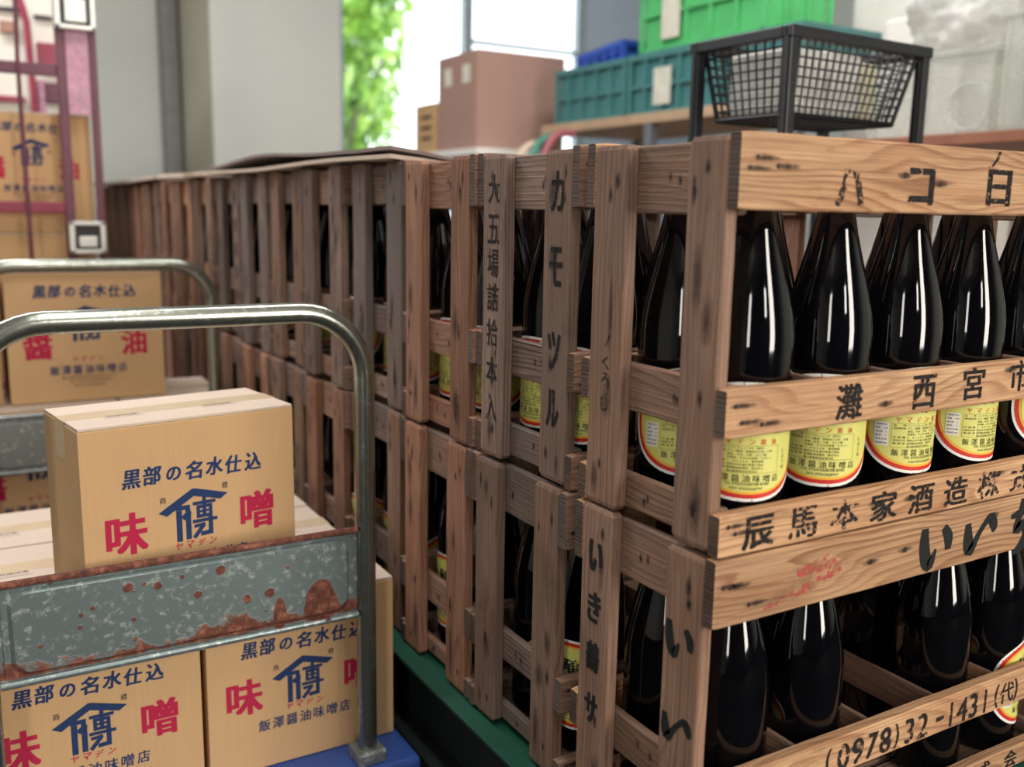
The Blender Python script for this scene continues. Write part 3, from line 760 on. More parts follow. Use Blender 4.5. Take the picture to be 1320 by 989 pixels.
def carton(loc, W, D, H, rz, label, kind='miso', group=None, front=True, side=False):
    """origin at the front left bottom corner; printed face at -y"""
    o = thing('carton', label, 'carton', loc, rz, group)
    b = MB(); b.box((0, 0, 0), (W, D, H-.004), M['card'], .002)
    if front:
        k = W/.31; org = (W/2, 0, H); ux = UXF
        def t(txt, x, z, w, h, mt, bold=.0, shear=0.0, sp=1.0): write(b, txt, (W/2+x*k, 0, H+z*k), UXF, UZ, w*k, h*k, M[mt], bold, shear, sp, .0004)
        for i, ch in enumerate('黒部の名水仕込'): t(ch, -.089+i*.0295, (-.078 if kind == 'miso' else -.042)+.0012*math.sin(i*2), .026 if ch != 'の' else .021, .027 if ch != 'の' else .02, 'print_blue', .034, .12)
        emblem(b, -.003*k, (-.136 if kind == 'miso' else -.104)*k, .102*k, (W/2, 0, H), UXF)
        t('商', -.047, -.116, .009, .010, 'print_dark', .01); t('標', .044, -.108, .009, .010, 'print_dark', .01)
        a, c = ('味', '噌') if kind == 'miso' else ('醤', '油')
        t(a, -.098, -.155, .057, .060, 'print_red', .036); t(c, .093, -.154, .053, .058, 'print_red', .036)
        for i, ch in enumerate('ヤマデン'): t(ch, -.026+i*.0165, -.1875, .0115, .0105, 'print_red', .02, .25)
        for i, ch in enumerate('飯澤醤油味噌店'): t(ch, -.068+i*.0225, -.210, .0185, .0195, 'print_blue', .02, .05)
        if kind != 'miso':
            for i, s_ in enumerate(('富山県黒部市生地中区三三六', 'TEL 0765(56)8208-8700', 'FAX 0765(56)8797')): t(s_, 0, -.226-i*.0095, (.11, .085, .065)[i], .0068, 'print_dark')
    if side:
        write(b, '味噌', (0, D*.5, .045), (0, -1, 0), UZ, .05, .03, M['print_red'], .02)
    b.build('body', o)
    for (y0, y1) in ((.0008, D/2-.0008), (D/2+.0008, D-.0008)):
        f = MB(); f.box((.001, y0, H-.0038), (W-.001, y1, H), M['card_in'], .0006)
        if y0 < .01:
            for (xa, wd) in ((W*.25, .055), (W*.7, .055)):
                poly(f, [(xa-wd/2, D*.3), (xa+wd/2, D*.3), (xa+wd/2, D*.3+.0012), (xa-wd/2, D*.3+.0012)], (0, 0, H), (1, 0, 0), (0, 1, 0), M['print_dark'])
                write(f, '取扱注意', (xa, D*.37, H), (1, 0, 0), (0, 1, 0), wd*.8, .008, M['print_dark'])
        f.build('flap', o)
    tp = MB(); w2 = .022
    tp.box((-.0006, D/2-w2, H-.0002), (W+.0006, D/2+w2, H+.0004), M['tape'])
    tp.box((-.0006, D/2-w2, H-.055), (-.0001, D/2+w2, H), M['tape']); tp.build('tape', o)
    return o
DZ = T-.955                                                # height of the trolley decks
CT = T-.674
gz = 'cartons on the near trolley'
carton((-.6795, .690, DZ+.0015), .305, .214, CT-DZ-.003, 0, 'printed cardboard carton on the near trolley, bottom layer, front row, left', 'miso', gz)
carton((-.3665, .690, DZ+.0015), .305, .214, CT-DZ-.003, 0, 'printed cardboard carton on the near trolley, bottom layer, front row, right', 'miso', gz)
for r, nm in ((1, 'middle'), (2, 'back')):
    for x, sd in ((-.6795, 'left'), (-.3665, 'right')):
        carton((x+random.uniform(-.003, .003), .690+r*.219, DZ+.0015), .305, .214, CT-DZ-.003, 0, 'cardboard carton on the near trolley, bottom layer, %s row, %s' % (nm, sd), 'miso', gz, front=False)
carton((-.527, .6595, CT+.001), .312, .168, .2975, .155, 'single printed cardboard carton standing turned on top of the near trolley load', 'miso', gz, side=True)

# ------------------------------------------------------------------ trolleys
def rust_steel(name, base, rust_amt, edge=False, spots=True, metal=.85, rough=.38):
    m, nt, b, out = newmat(name); v = objvec(nt)
    n = noise(nt, v, 9, 6, .65); n2 = noise(nt, v, 80, 6, .72); n3 = noise(nt, v, 2.5, 3)
    c = mix(nt, n3, s2l(*base), tuple(x*.72 for x in s2l(*base)[:3])+(1,))
    speck = ramp(nt, n2, [(.54, 0.0), (.66, 1.0)])
    c = mix(nt, mathn(nt, 'MULTIPLY', speck, .75), c, s2l(205, 212, 208))
    s = mathn(nt, 'ADD', mathn(nt, 'MULTIPLY', n, .72), mathn(nt, 'MULTIPLY', n2, .28))
    if edge:                                               # rust creeps up from the bottom edge, more towards the right end
        tc = N(nt, 'ShaderNodeTexCoord'); sp = N(nt, 'ShaderNodeSeparateXYZ'); nt.links.new(tc.outputs['Object'], sp.inputs[0])
        up = mathn(nt, 'MULTIPLY', sp.outputs[2], 5.6)
        s = mathn(nt, 'SUBTRACT', mathn(nt, 'ADD', s, .40), up)
        s = mathn(nt, 'SUBTRACT', s, ramp(nt, sp.outputs[2], [(.0085, .42), (.0115, 0.0)]))
        blob = mathn(nt, 'ADD', mathn(nt, 'POWER', mathn(nt, 'MULTIPLY', mathn(nt, 'SUBTRACT', sp.outputs[0], .448), 34), 2), mathn(nt, 'POWER', mathn(nt, 'MULTIPLY', mathn(nt, 'SUBTRACT', sp.outputs[2], .042), 18), 2))
        s = mathn(nt, 'ADD', s, mathn(nt, 'MULTIPLY', mathn(nt, 'SUBTRACT', 1.0, blob, True), .45))
        top = ramp(nt, sp.outputs[2], [(.1345, 0.0), (.140, .98)]); s = mathn(nt, 'ADD', s, top)
        blob2 = mathn(nt, 'ADD', mathn(nt, 'POWER', mathn(nt, 'MULTIPLY', mathn(nt, 'SUBTRACT', sp.outputs[0], .385), 95), 2), mathn(nt, 'POWER', mathn(nt, 'MULTIPLY', mathn(nt, 'SUBTRACT', sp.outputs[2], .030), 26), 2))
        s = mathn(nt, 'ADD', s, mathn(nt, 'MULTIPLY', mathn(nt, 'SUBTRACT', 1.0, blob2, True), .4))
    k = ramp(nt, s, [(rust_amt, 0.0), (rust_amt+.05, 1.0)])
    if edge:
        for vs_, lim in ((26, .55), (60, .82)):
            sv = N(nt, 'ShaderNodeTexVoronoi'); sv.inputs['Scale'].default_value = vs_; nt.links.new(tc.outputs['Object'], sv.inputs['Vector'])
            sc_ = N(nt, 'ShaderNodeSeparateColor'); nt.links.new(sv.outputs['Color'], sc_.inputs[0])
            d_ = mathn(nt, 'ADD', sv.outputs['Distance'], mathn(nt, 'MULTIPLY', n2, .22))
            spot = mathn(nt, 'MULTIPLY', ramp(nt, d_, [(.27, 1.0), (.33, 0.0)]), mathn(nt, 'GREATER_THAN', sc_.outputs[0], lim))
            k = mathn(nt, 'MAXIMUM', k, spot)
    rc = ramp(nt, n2, [(.3, s2l(62, 34, 28)), (.5, s2l(102, 56, 42)), (.7, s2l(158, 104, 80))])
    nt.links.new(mix(nt, k, c, rc), b.inputs['Base Color'])
    nt.links.new(mathn(nt, 'MULTIPLY', mathn(nt, 'SUBTRACT', 1.0, k), metal), b.inputs['Metallic'])
    nt.links.new(mathn(nt, 'ADD', mathn(nt, 'MULTIPLY', k, .5), rough), b.inputs['Roughness'])
    bump(nt, b, mathn(nt, 'ADD', mathn(nt, 'MULTIPLY', k, .5), mathn(nt, 'MULTIPLY', n2, .35)), .0012, .6)
    return m
M['tube'] = rust_steel('plated_tube', (164, 168, 156), .635, metal=.9, rough=.24)
M['plate'] = rust_steel('galvanised_plate', (130, 144, 144), .72, edge=True, metal=.5, rough=.34)
M['plate_far'] = rust_steel('dull_galvanised_plate', (140, 146, 144), .78, metal=.5, rough=.45)
M['blue'] = plain('blue_painted_deck', (52, 84, 160), .5, 0, .12, 14)
M['castermetal'] = plain('zinc', (150, 150, 150), .4, .8)
def arch(x0, x1, y, zb, zt, R):
    pts = [(x0, y, zb), (x0, y, zb+.2), (x0, y, zt-R-.1)]
    for k in range(0, 11): a = PI-k*PI/20; pts.append((x0+R+R*math.cos(a), y, zt-R+R*math.sin(a)))
    for k in range(1, 8): pts.append((x0+R+(x1-x0-2*R)*k/8, y, zt))
    for k in range(0, 11): a = PI/2-k*PI/20; pts.append((x1-R+R*math.cos(a), y, zt-R+R*math.sin(a)))
    pts += [(x1, y, zt-R-.1), (x1, y, zb+.2), (x1, y, zb)]
    return pts
def trolley(label, xl, xr, y, ztop, zp0, zp1, deck, plate):
    o = thing('platform_trolley', label, 'trolley', (xl, y, 0), 0, 'platform trolleys')
    X = lambda x: x-xl
    h = MB(); h.tube(arch(0, X(xr), 0, DZ-.03, ztop, .098), .0155, M['tube'], 18); hd = h.build('handle', o)
    for x in (0, X(xr)):
        MB().box((x-.024, -.024, DZ), (x+.024, .024, DZ+.022), M['plate_far'], .004).build('socket', hd)
    p = MB(); H = zp1-zp0; x0, x1 = .016, X(xr)-.016; y0 = -.006
    # pressed plate: rolled top and bottom edges and a shallow raised field
    p.tube([(x0, y0, .0045), (x1, y0, .0045)], .0055, plate, 10); p.tube([(x0, y0, H-.0045), (x1, y0, H-.0045)], .0055, plate, 10)
    def ringpts(m_, yy, rad=.022):
        a, b_, c, d = x0+m_, x1-m_, m_, H-m_; q = []
        for (cx, cz, s0) in ((b_-rad, d-rad, 0), (a+rad, d-rad, PI/2), (a+rad, c+rad, PI), (b_-rad, c+rad, 1.5*PI)):
            for k in range(6): t = s0+k*PI/10; q.append((cx+rad*math.cos(t), yy, cz+rad*math.sin(t)))
        return q
    rings = [ringpts(.0065, y0+.002, .004), ringpts(.014, y0+.002), ringpts(.019, y0-.004), ringpts(.024, y0-.004)]
    n = len(rings[0]); vs = [q for r in rings for q in r]; fs = []
    for i in range(3):
        for k in range(n): fs.append((i*n+k, (i+1)*n+k, (i+1)*n+(k+1) % n, i*n+(k+1) % n))
    fs.append(tuple(3*n+k for k in range(n)))
    p.add(vs, fs, plate)
    p.box((x0, y0+.004, .004), (x1, y0+.007, H-.004), plate)
    p.build('plate', o, (0, 0, zp0))
    dx0, dx1, dy0, dy1 = deck; d = MB(); d.box((X(dx0), dy0-y, DZ-.035), (X(dx1), dy1-y, DZ), M['blue'], .008); d.build('deck', o)
    for cx in (X(dx0)+.09, X(dx1)-.09):
        for cy in (dy0-y+.09, dy1-y-.09):
            c = MB(); c.box((cx-.03, cy-.035, DZ-.047), (cx+.03, cy+.035, DZ-.035), M['castermetal'], .003)
            c.box((cx-.019, cy-.02, .04), (cx-.015, cy+.02, DZ-.045), M['castermetal']); c.box((cx+.015, cy-.02, .04), (cx+.019, cy+.02, DZ-.045), M['castermetal'])
            cs = c.build('caster', o)
            wl = MB(); wl.lathe([(0, -.013), (.048, -.013), (.051, -.009), (.051, .009), (.048, .013), (0, .013)], M['tyre'], 24)
            w_ = wl.build('wheel', cs, (cx, cy, .051)); w_.rotation_euler = (0, PI/2, 0)
    return o
trolley('near platform trolley with rust-stained plate, blue deck and bent steel handle', -.655, -.130, .638, T-.229, T-.706, T-.560, (-.70, -.052, .600, 1.40), M['plate'])
trolley('farther platform trolley half hidden behind the near trolley load', -.625, -.090, 1.748, T-.221, T-.703, T-.562, (-.68, -.05, 1.71, 2.33), M['plate_far'])
g2 = 'cartons on the farther trolley'
carton((-.545, 1.860, T-.5615), .356, .25, .3195, 0, 'printed soy sauce carton behind the handle of the farther trolley, on top', 'soy', g2)
carton((-.67, 1.800, DZ+.0015), .36, .30, T-.563-DZ-.002, 0, 'brown carton in the lower layer of the farther trolley, left, under the printed one', 'soy', g2)
carton((-.305, 1.800, DZ+.0015), .26, .30, T-.563-DZ-.002, 0, 'plain brown carton in the lower layer of the farther trolley, right end', 'soy', g2, front=False)
carton((-.92, 1.87, T-.5615), .36, .25, .318, 0, 'pale carton at the frame edge, left of the printed one on the farther trolley', 'soy', g2, front=False)
tag(MB().box((-1.0, 1.80, 0), (-.69, 2.2, T-.563), M['card'], .003).build('carton'), 'tall carton on the floor beside the farther trolley', 'carton', g2)

# ------------------------------------------------------------------ red cage cart, its cartons and the cream machine behind it
M['red'] = plain('dark_red_paint', (136, 40, 64), .45, 0, .15, 12); M['redd'] = plain('worn_maroon_paint', (98, 50, 66), .5, 0, .2, 14)
M['pink'] = plain('scuffed_pink_paint', (188, 140, 160), .5, 0, .22, 60); M['silver'] = plain('silver_latch', (214, 214, 208), .35, .3, .06, 20)
M['cream'] = plain('cream_enamel', (214, 208, 196), .5, 0, .04, 5); M['black'] = plain('black_slot', (40, 34, 42), .5)
ht = thing('cage_cart', 'red steel cage cart with two silver latches on its upright', 'cart', (-.34, 2.365, 0))
def pb(lo, hi, mat, name, bev=.004, par=ht): return MB().box(lo, hi, mat, bev).build(name, par)
pb((-.008, -.012, .06), (.018, .012, 1.95), M['redd'], 'upright'); pb((.078, -.012, .06), (.098, .012, 1.95), M['redd'], 'upright')
pb((-.62, -.012, .06), (-.59, .012, 1.95), M['redd'], 'upright')
pb((.018, -.006, T+.17), (.078, .004, 1.9), M['pink'], 'upright_plate', .001)
for z in (.285, -.092, -.6): pb((-.59, -.013, T+z-.016), (-.008, .013, T+z+.016), M['redd'] if z > 0 else M['red'], 'crossbar')
MB().tube([(-.10, -.016, .1), (-.105, -.016, T+.3), (-.092, -.016, 1.9)], .006, M['redd'], 8).build('rod', ht)
MB().tube([(-.25, .0, .1), (-.25, 0, 1.9)], .008, M['redd'], 8).build('rod', ht)
pb((-.62, -.02, .045), (.098, .55, .085), M['red'], 'deck')
for x in (-.55, .05):
    for y in (.05, .48):
        wl = MB(); wl.lathe([(0, -.012), (.020, -.012), (.0225, -.008), (.0225, .008), (.020, .012), (0, .012)], M['tyre'], 16)
        w_ = wl.build('wheel', ht, (x, y, .0225)); w_.rotation_euler = (0, PI/2, 0)
def latch(z, sx, sz, face):
    l = MB()
    for (a, b_, c, d) in ((-sx, sx, sz-.012, sz), (-sx, sx, -sz, -sz+.012), (-sx, -sx+.014, -sz, sz), (sx-.014, sx, -sz, sz)): l.box((a, -.016, c), (b_, .016, d), M['silver'], .003)
    l.box((-sx+.012, -.004, -sz+.01), (sx-.012, .006, sz-.01), M['black']); l.box((-sx+.024, -.02, -sz+.018), (sx-.024, -.003, face), M['silver'], .004)
    l.build('latch', ht, (.044, -.03, z))
latch(T+.455, .052, .060, .02); latch(T-.175, .048, .046, .004)
g3 = 'cartons on the red cage cart'
carton((-.575, 2.42, T-.165), .312, .22, .338, 0, 'printed carton behind the red cart bars, topmost of its stack', 'soy', g3)
carton((-.60, 2.42, T-.165-.338), .332, .24, .3365, 0, 'carton second from the top behind the red cart bars', 'soy', g3, front=False)
carton((-.59, 2.42, T-.165-.338*2), .322, .24, .3365, 0, 'carton third from the top behind the red cart bars', 'soy', g3, front=False)
carton((-.59, 2.42, .0865), .322, .24, T-.165-.338*2-.089, 0, 'lowest carton behind the red cart bars', 'soy', g3, front=False)
mc = thing('machine_cabinet', 'cream machine cabinet with red trim behind the red cage cart', 'machine', (-1.175, 3.25, 0))
MB().box((0, 0, .0), (.93, .6, 2.05), M['cream'], .012).build('housing', mc)
def mp(lo, hi, mat, nm): return MB().box(lo, hi, mat, .003).build(nm, mc)
mp((.735, -.012, T+.578), (.815, -.001, T+.592), M['black'], 'slot'); mp((.855, -.012, T+.562), (.915, -.001, T+.576), M['black'], 'slot')
mp((.745, -.02, T+.505), (.795, -.001, T+.545), plain('brown_knob', (150, 112, 92), .5), 'knob_plate')
mp((.858, -.02, T+.385), (.928, -.001, T+.482), M['red'], 'red_panel'); mp((.40, -.015, T+.270), (.81, -.001, T+.292), M['red'], 'red_band')
mp((.875, -.03, T+.275), (.925, -.001, T+.345), M['redd'], 'control_box')
MB().tube([(.66, -.05, T+.78), (.75, -.05, T+.72), (.805, -.05, T+.64), (.828, -.05, T+.54), (.835, -.05, T+.3), (.835, -.05, 0.0)], .012, M['red'], 12).build('pipe', mc)
MB().tube([(.862, -.03, T+.35), (.862, -.03, 0.0)], .013, M['pink'], 12).build('pipe', mc)

# ------------------------------------------------------------------ black basket stand on a low steel table
M['blackp'] = plain('black_plastic', (30, 31, 34), .42, 0, .12, 30)
M['steel_top'] = plain('grey_table_top', (186, 186, 182), .5, 0, .04, 8)
tbm = thing('work_table', 'low grey table behind the corner crate carrying the black basket stand', 'table', (.702, .45, 0))
MB().box((0, 0, .80), (.62, .62, .825), M['steel_top'], .003).build('table_top', tbm)
for x in (.03, .59):
    for y in (.03, .59): MB().box((x-.018, y-.018, 0), (x+.018, y+.018, .80), M['steel_top'], .003).build('leg', tbm)
bs = thing('basket_stand', 'black plastic mesh basket hung between four legs, standing behind the crates', 'basket', (.731, .656, .826))
ang = math.radians(2.0); bs.rotation_euler = (0, 0, ang)
BW, BD, RZ = .398, .246, T+.270-.826
for i, (x, y) in enumerate(((0, 0), (BW, 0), (0, BD), (BW, BD))):
    l = MB(); l.box((x-.011, y-.011, 0), (x+.011, y+.011, RZ), M['blackp'], .003); l.box((x-.014, y-.004, .0), (x+.014, y+.004, RZ-.002), M['blackp'], .001); l.build('leg', bs)
rim = MB()
rim.box((-.014, -.014, RZ-.022), (BW+.014, .010, RZ), M['blackp'], .003); rim.box((-.014, BD-.010, RZ-.022), (BW+.014, BD+.014, RZ), M['blackp'], .003)
rim.box((-.014, .010, RZ-.022), (.010, BD-.010, RZ), M['blackp'], .003); rim.box((BW-.010, .010, RZ-.022), (BW+.014, BD-.010, RZ), M['blackp'], .003)
rim.build('rim', bs)
bz0, bz1 = RZ-.158, RZ-.015; ins = .045
def lattice(a0, a1, b0, b1, nv, nh, name):
    """wall between top edge a0-a1 and bottom edge b0-b1"""
    a0, a1, b0, b1 = map(Vector, (a0, a1, b0, b1)); m_ = MB()
    for i in range(nv+1):
        t = i/nv; m_.tube([a0.lerp(a1, t), b0.lerp(b1, t)], .0024 if 0 < i < nv else .005, M['blackp'], 6)
    for j in range(nh+1):
        t = j/nh; m_.tube([a0.lerp(b0, t), a1.lerp(b1, t)], .0021 if 0 < j < nh else .006, M['blackp'], 6)
    m_.build(name, bs)
tl, tr_, bl_, br_ = (.012, .006, bz1), (BW-.012, .006, bz1), (.012+.01, .006+.015, bz0), (BW-.012-ins, .006+.015, bz0)
tl2, tr2, bl2, br2 = (.012, BD-.006, bz1), (BW-.012, BD-.006, bz1), (.022, BD-.021-.02, bz0), (BW-.012-ins, BD-.041, bz0)
lattice(tl, tr_, bl_, br_, 18, 8, 'mesh_side'); lattice(tl2, tr2, bl2, br2, 18, 8, 'mesh_side')
lattice(tl, tl2, bl_, bl2, 10, 8, 'mesh_side'); lattice(tr_, tr2, br_, br2, 10, 8, 'mesh_side')
lattice(bl_, br_, bl2, br2, 22, 13, 'mesh_bottom')
M['paper'] = plain('white_paper', (232, 230, 224), .7, 0, .04, 12); M['paper_y'] = plain('yellowish_paper', (228, 222, 190), .7)
# packets in the basket
for i, (x, y, sx, sy, sz, mt, lb) in enumerate(((.036, .040, .118, .150, .122, 'paper', 'white packet filling the left end of the black basket'), (.160, .040, .095, .140, .128, 'paper', 'white packet in the middle of the black basket'), (.258, .040, .052, .130, .112, 'paper_y', 'yellowish packet near the right end of the black basket'))):
    p_ = MB(); p_.box((0, 0, 0), (sx, sy, sz), M[mt], .008)
    ob = tag(p_.build('paper_packet'), lb, 'packet', 'packets in the black basket')
    ob.location = Matrix.Rotation(ang, 3, 'Z') @ Vector((x, y, 0))+bs.location+Vector((0, 0, bz0+.009))
    ob.rotation_euler = (0, 0, ang)

# ------------------------------------------------------------------ shelf rack along the right, with crates, boxes and bags
M['shelf'] = plain('tan_shelf_board', (190, 160, 130), .6, 0, .12, 8); M['shelf_red'] = plain('red_brown_board', (150, 96, 72), .55, 0, .15, 8)
M['frame'] = plain('grey_rack_steel', (120, 126, 132), .5, .3, .05)
XR = 1.70
rk = thing('shelf_rack', 'long storage rack with a tan shelf board carrying the plastic crates', 'rack', (XR, 1.55, 0))
MB().box((0, 0, T+.262), (.55, 1.52, T+.300), M['shelf'], .003).build('shelf_board', rk)
MB().box((0, 0, .55), (.55, 1.52, .58), M['shelf'], .003).build('shelf_board', rk)
for x in (.02, .53):
    for y in (.02, .76, 1.5): MB().box((x-.02, y-.02, 0), (x+.02, y+.02, T+.261), M['frame'], .003).build('post', rk)
r2_ = thing('shelf_rack', 'red-brown board shelf at the right holding the clear storage box', 'rack', (1.5, .05, 0))
MB().box((0, 0, T+.100), (.62, 1.42, T+.128), M['shelf_red'], .003).build('shelf_board', r2_)
MB().box((0, 0, .45), (.62, 1.42, .475), M['shelf_red'], .003).build('shelf_board', r2_)
for x in (.03, .59):
    for y in (.03, 1.39): MB().box((x-.02, y-.02, 0), (x+.02, y+.02, T+.0995), M['shelf_red'], .003).build('post', r2_)

def plastic(name, rgb, trans=.0, rough=.4):
    m = plain(name, rgb, rough, 0, .08, 12); 
    if trans: 
        b = [n for n in m.node_tree.nodes if n.type == 'BSDF_PRINCIPLED'][0]; b.inputs['Transmission Weight'].default_value = trans; b.inputs['IOR'].default_value = 1.1
    return m
M['dgreen'] = plastic('dark_green_plastic_crate', (74, 130, 130)); M['lgreen'] = plastic('bright_green_plastic_crate', (104, 204, 130), .2); M['bluep'] = plastic('blue_plastic_crate', (48, 88, 190))  # greens lightened to put the haze into the crate colours
M['tag'] = plain('white_card_tag', (220, 216, 200), .7)
def pcrate(loc, W, L, H, mat, label, group, rx=0.0, ribs=5, tagw=None):
    """plastic crate, origin at its near left bottom corner; L along y"""
    o = thing('plastic_crate', label, 'plastic crate', loc, 0, group); o.rotation_euler = (rx, 0, 0)
    b = MB(); t = .006
    b.box((t, t, 0), (W-t, L-t, .008), mat)
    for (lo, hi) in (((.020, .020, .006), (.024, L-.020, H-.02)), ((W-.024, .020, .006), (W-.020, L-.020, H-.02)), ((.024, .020, .006), (W-.024, .024, H-.02)), ((.024, L-.024, .006), (W-.024, L-.020, H-.02))): b.box(lo, hi, mat)
    for k in range(ribs+1):
        y = .006+(L-.012)*k/ribs
        for x in (.003, W-.020): b.box((x, y-.006, .004), (x+.017, y+.006, H-.02), mat)
    for k in range(4):
        x = .008+(W-.016)*k/3
        for y in (.003, L-.020): b.box((x-.006, y, .004), (x+.006, y+.017, H-.02), mat)
    b.box((.004, .004, H*.42), (.02, L-.004, H*.42+.012), mat)
    b.build('body', o)
    r = MB(); e = .0
    for (lo, hi) in (((-e, -e, H-.026), (.02, L+e, H)), ((W-.02, -e, H-.026), (W+e, L+e, H)), ((.02, -e, H-.026), (W-.02, .02, H)), ((.02, L-.02, H-.026), (W-.02, L+e, H))): r.box(lo, hi, mat, .003)
    r.build('rim', o)
    if tagw:
        MB().box((.0005, L*tagw-.05, H*.12), (.003, L*tagw+.05, H*.72), M['tag']).build('card', o)
    return o
gp = 'plastic crates on the rack'
z0 = T+.3005
pcrate((XR+.01, 2.475, z0), .37, .51, .225, M['dgreen'], 'dark green plastic crate at the far end of the rack shelf', gp)
pcrate((XR+.01, 1.95, z0), .37, .51, .225, M['dgreen'], 'dark green plastic crate in the middle of the rack shelf, white card on its side', gp, tagw=.58)
pcrate((XR+.012, 1.74, z0+.2265), .33, .66, .29, M['lgreen'], 'large bright green plastic crate on top of the dark green one', gp, tagw=.72)
pcrate((XR+.03, 2.52, z0+.2275), .33, .33, .075, M['bluep'], 'shallow blue plastic crate tipped on the far dark green crate', gp, rx=-.08)
pcrate((XR+.01, 1.56, z0), .37, .385, .225, M['dgreen'], 'dark green plastic crate at the near end of the rack shelf, behind the black basket', gp)
# low table under the window with the brown boxes
wt = thing('side_table', 'white topped table under the window carrying the large brown box', 'table', (1.40, 3.12, 0))
MB().box((0, 0, T+.165), (.62, .72, T+.195), M['paper'], .004).build('table_top', wt)
for x in (.03, .59):
    for y in (.03, .69): MB().box((x-.02, y-.02, 0), (x+.02, y+.02, T+.165), M['shelf'], .003).build('leg', wt)
M['boxbrown'] = card_mat('brown_box_board', (168, 134, 124), (178, 144, 132))
lb = thing('cardboard_box', 'large closed brown cardboard box on the table in front of the window', 'box', (1.425, 3.17, T+.196))
q = MB(); q.box((0, 0, 0), (.46, .39, .425), M['boxbrown'], .004)
q.build('body', lb)
for y in (.07, .25): MB().box((-.002, y, .29), (0, y+.07, .37), M['tag']).build('sticker', lb)
sb = thing('cardboard_box', 'smaller brown box with dark marks beside the large one', 'box', (1.42, 3.575, T+.196))
MB().box((0, 0, 0), (.40, .23, .23), M['card'], .004).build('body', sb)
for i in range(3): MB().box((-.002, .05, .06+i*.05), (0, .16, .075+i*.05), M['print_dark']).build('printed_mark', sb)
# bent pipe handles parked between the table and the rack
for i, (rgb, dx, dy, zt, lb_) in enumerate((((212, 188, 168), 0, .02, .205, 'beige bent pipe handle between the brown box and the rack'), ((70, 140, 120), .05, -.02, .235, 'green bent pipe handle beside the dark green crates'), ((176, 96, 106), .09, -.06, .25, 'dull red bent pipe handle at the rack end'))):
    m_ = plain('pipe_paint', rgb, .5); x = 1.46+dx; y = 2.86+dy
    tb_ = MB(); pts = [(x, y, 0), (x, y, .6), (x, y, T+zt-.12)]+[(x+.1-.1*math.cos(a*PI/16), y, T+zt-.12+.12*math.sin(a*PI/16)) for a in range(1, 9)]+[(x+.14, y, T+zt)]
    tb_.tube(pts, .016, m_, 12); tb_.tube([(x-.05, y-.05, .014), (x+.05, y+.05, .014)], .014, m_, 8)
    tag(tb_.build('pipe_handle'), lb_, 'handle', 'bent pipe handles')

# clear storage box, plastic bags, white packs
def clear(name, tint, dif, k):
    m, nt, b, out = newmat(name); tr = N(nt, 'ShaderNodeBsdfTransparent'); tr.inputs[0].default_value = tint
    b.inputs['Base Color'].default_value = s2l(*dif); b.inputs['Roughness'].default_value = .3
    n = noise(nt, objvec(nt), 14, 4); mx = N(nt, 'ShaderNodeMixShader')
    nt.links.new(ramp(nt, n, [(.3, max(0, k-.06)), (.7, min(1, k+.06))]), mx.inputs[0])
    nt.links.new(tr.outputs[0], mx.inputs[1]); nt.links.new(b.outputs[0], mx.inputs[2]); nt.links.new(mx.outputs[0], out.inputs[0]); return m
M['clear'] = clear('clear_plastic', (.96, .97, .96, 1), (226, 226, 220), .28); M['bag'] = clear('translucent_bag_film', (.97, .97, .96, 1), (214, 214, 210), .55)
cb_ = thing('storage_box', 'clear plastic storage box with a blue lid edge on the red-brown shelf', 'storage box', (1.515, .30, T+.1285))
q = MB(); W, L, H = .42, .44, .255
q.box((0, 0, 0), (W, L, .004), M['clear'])
for lo, hi in (((0, 0, .004), (.004, L, H)), ((W-.004, 0, .004), (W, L, H)), ((.004, 0, .004), (W-.004, .004, H)), ((.004, L-.004, .004), (W-.004, L, H))): q.box(lo, hi, M['clear'])
for y in (.0, .14, .29, .43): q.box((-.004, y, .01), (.0, y+.012, H-.01), M['clear'])
q.build('body', cb_)
MB().box((-.014, -.014, H), (W+.014, L+.014, H+.022), M['clear'], .004).build('lid', cb_)
tag(MB().box((1.545, .33, T+.1335), (1.86, .70, T+.30), M['paper'], .01).build('paper_pack'), 'white paper pack inside the clear storage box', 'packet', 'packs on the right shelf')
tag(MB().box((1.56, .36, T+.409), (1.88, .66, T+.47), plain('blue_cloth_pack', (70, 150, 196), .6), .015).build('blue_pack'), 'blue pack on the lid of the clear storage box', 'packet')
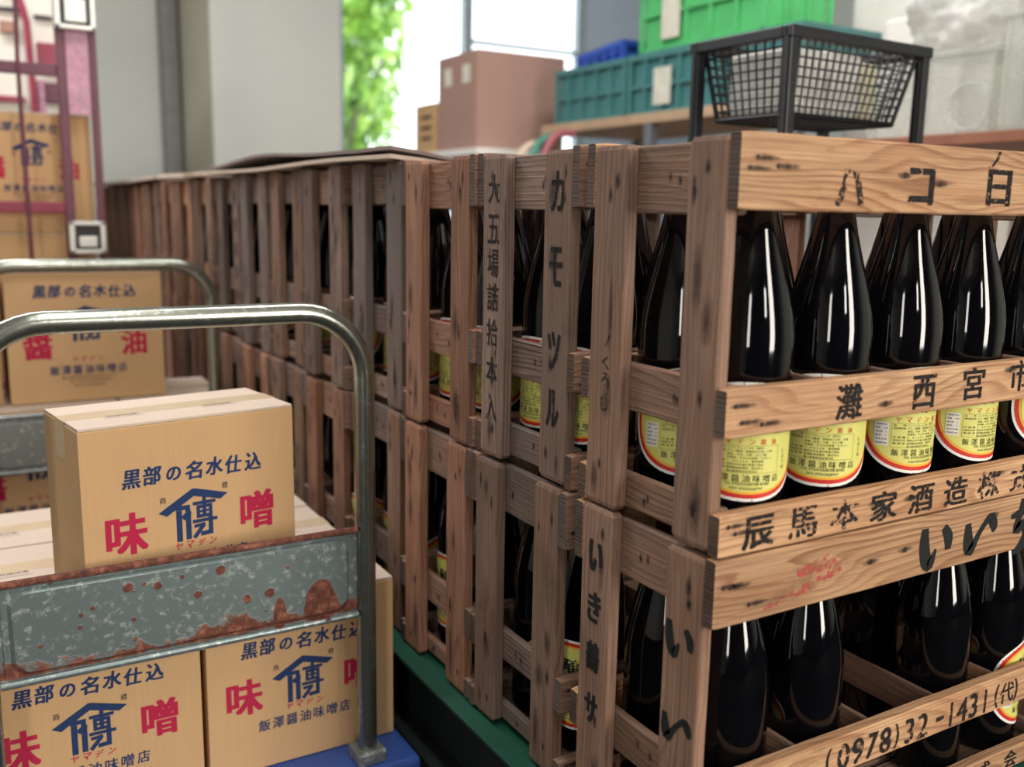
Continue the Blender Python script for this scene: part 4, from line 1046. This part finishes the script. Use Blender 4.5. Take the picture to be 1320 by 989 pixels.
def blob(name, label, cat, c, r, mat, seed, amp=.18, rot=0, group=None):
    from mathutils import noise as mn
    bm = bmesh.new(); bmesh.ops.create_icosphere(bm, subdivisions=5, radius=1)
    for v in bm.verts:
        d = mn.fractal(v.co*1.6+Vector((seed, 0, 0)), 1.0, 2.0, 4)*amp + abs(mn.noise(v.co*4+Vector((0, seed, 0))))*amp*.5
        p = v.co*(1+d); v.co = Vector((p.x*r[0], p.y*r[1], max(p.z, -.86)*r[2]))
    m_ = MB(); m_.bm(bm, mat, True); o = m_.build(name, None, c); o.rotation_euler = (0, 0, rot)
    return tag(o, label, cat, group)
cb2 = thing('storage_box', 'smaller clear plastic box holding a white cable coil, left of the blue-lidded one', 'storage box', (1.515, .765, T+.1285))
q = MB(); W, L, H = .40, .36, .185
q.box((0, 0, 0), (W, L, .004), M['clear'])
for lo, hi in (((0, 0, .004), (.004, L, H)), ((W-.004, 0, .004), (W, L, H)), ((.004, 0, .004), (W-.004, .004, H)), ((.004, L-.004, .004), (W-.004, L, H))): q.box(lo, hi, M['clear'])
for y in (.0, .17, .345): q.box((-.004, y, .01), (.0, y+.012, H-.01), M['clear'])
q.build('body', cb2)
MB().box((-.006, -.006, H), (W+.010, L+.010, H+.016), M['clear'], .004).build('lid', cb2)
blob('plastic_bag', 'big crumpled translucent bag lying on top of the smaller clear box', 'bag', (1.72, .965, T+.437), (.15, .155, .122), M['bag'], 3.3, .22)
cc = MB(); ring = []
for k in range(60): a = k*2*PI/20; ring.append((0.012*math.sin(k), .055*math.cos(a), .055*math.sin(a)))
cc.tube(ring, .004, M['paper'], 8)
tag(cc.build('cable_coil', None, (1.545, .842, T+.194)), 'white cable coil seen through the wall of the smaller clear box', 'cable')
for i, (x, y, z, sx, sy, sz, lb_) in enumerate(((1.93, 1.15, .1285, .16, .28, .40, 'white tall pack standing behind the big translucent bag'), (2.3, 1.62, .3005, .35, .40, .62, 'tall white carton at the back, right of the bright green crate'), (2.13, 1.02, .1285, .02, .02, .02, ''))):
    if not lb_: continue
    x_ = x
    if i == 1: tag(MB().box((2.32, 1.3, 0), (2.75, 1.9, T+.80), M['paper'], .01).build('white_cabinet'), 'tall white cabinet standing behind the rack', 'cabinet')
    else: tag(MB().box((x, y, T+z), (x+sx, y+sy, T+z+sz), M['paper'], .01).build('white_pack'), lb_, 'packet', 'packs on the right shelf')
tag(MB().box((2.45, -.2, 0), (2.95, 1.2, T+1.0), M['cream'], .01).build('pale_locker'), 'wide pale locker against the right wall behind the clear box', 'locker')
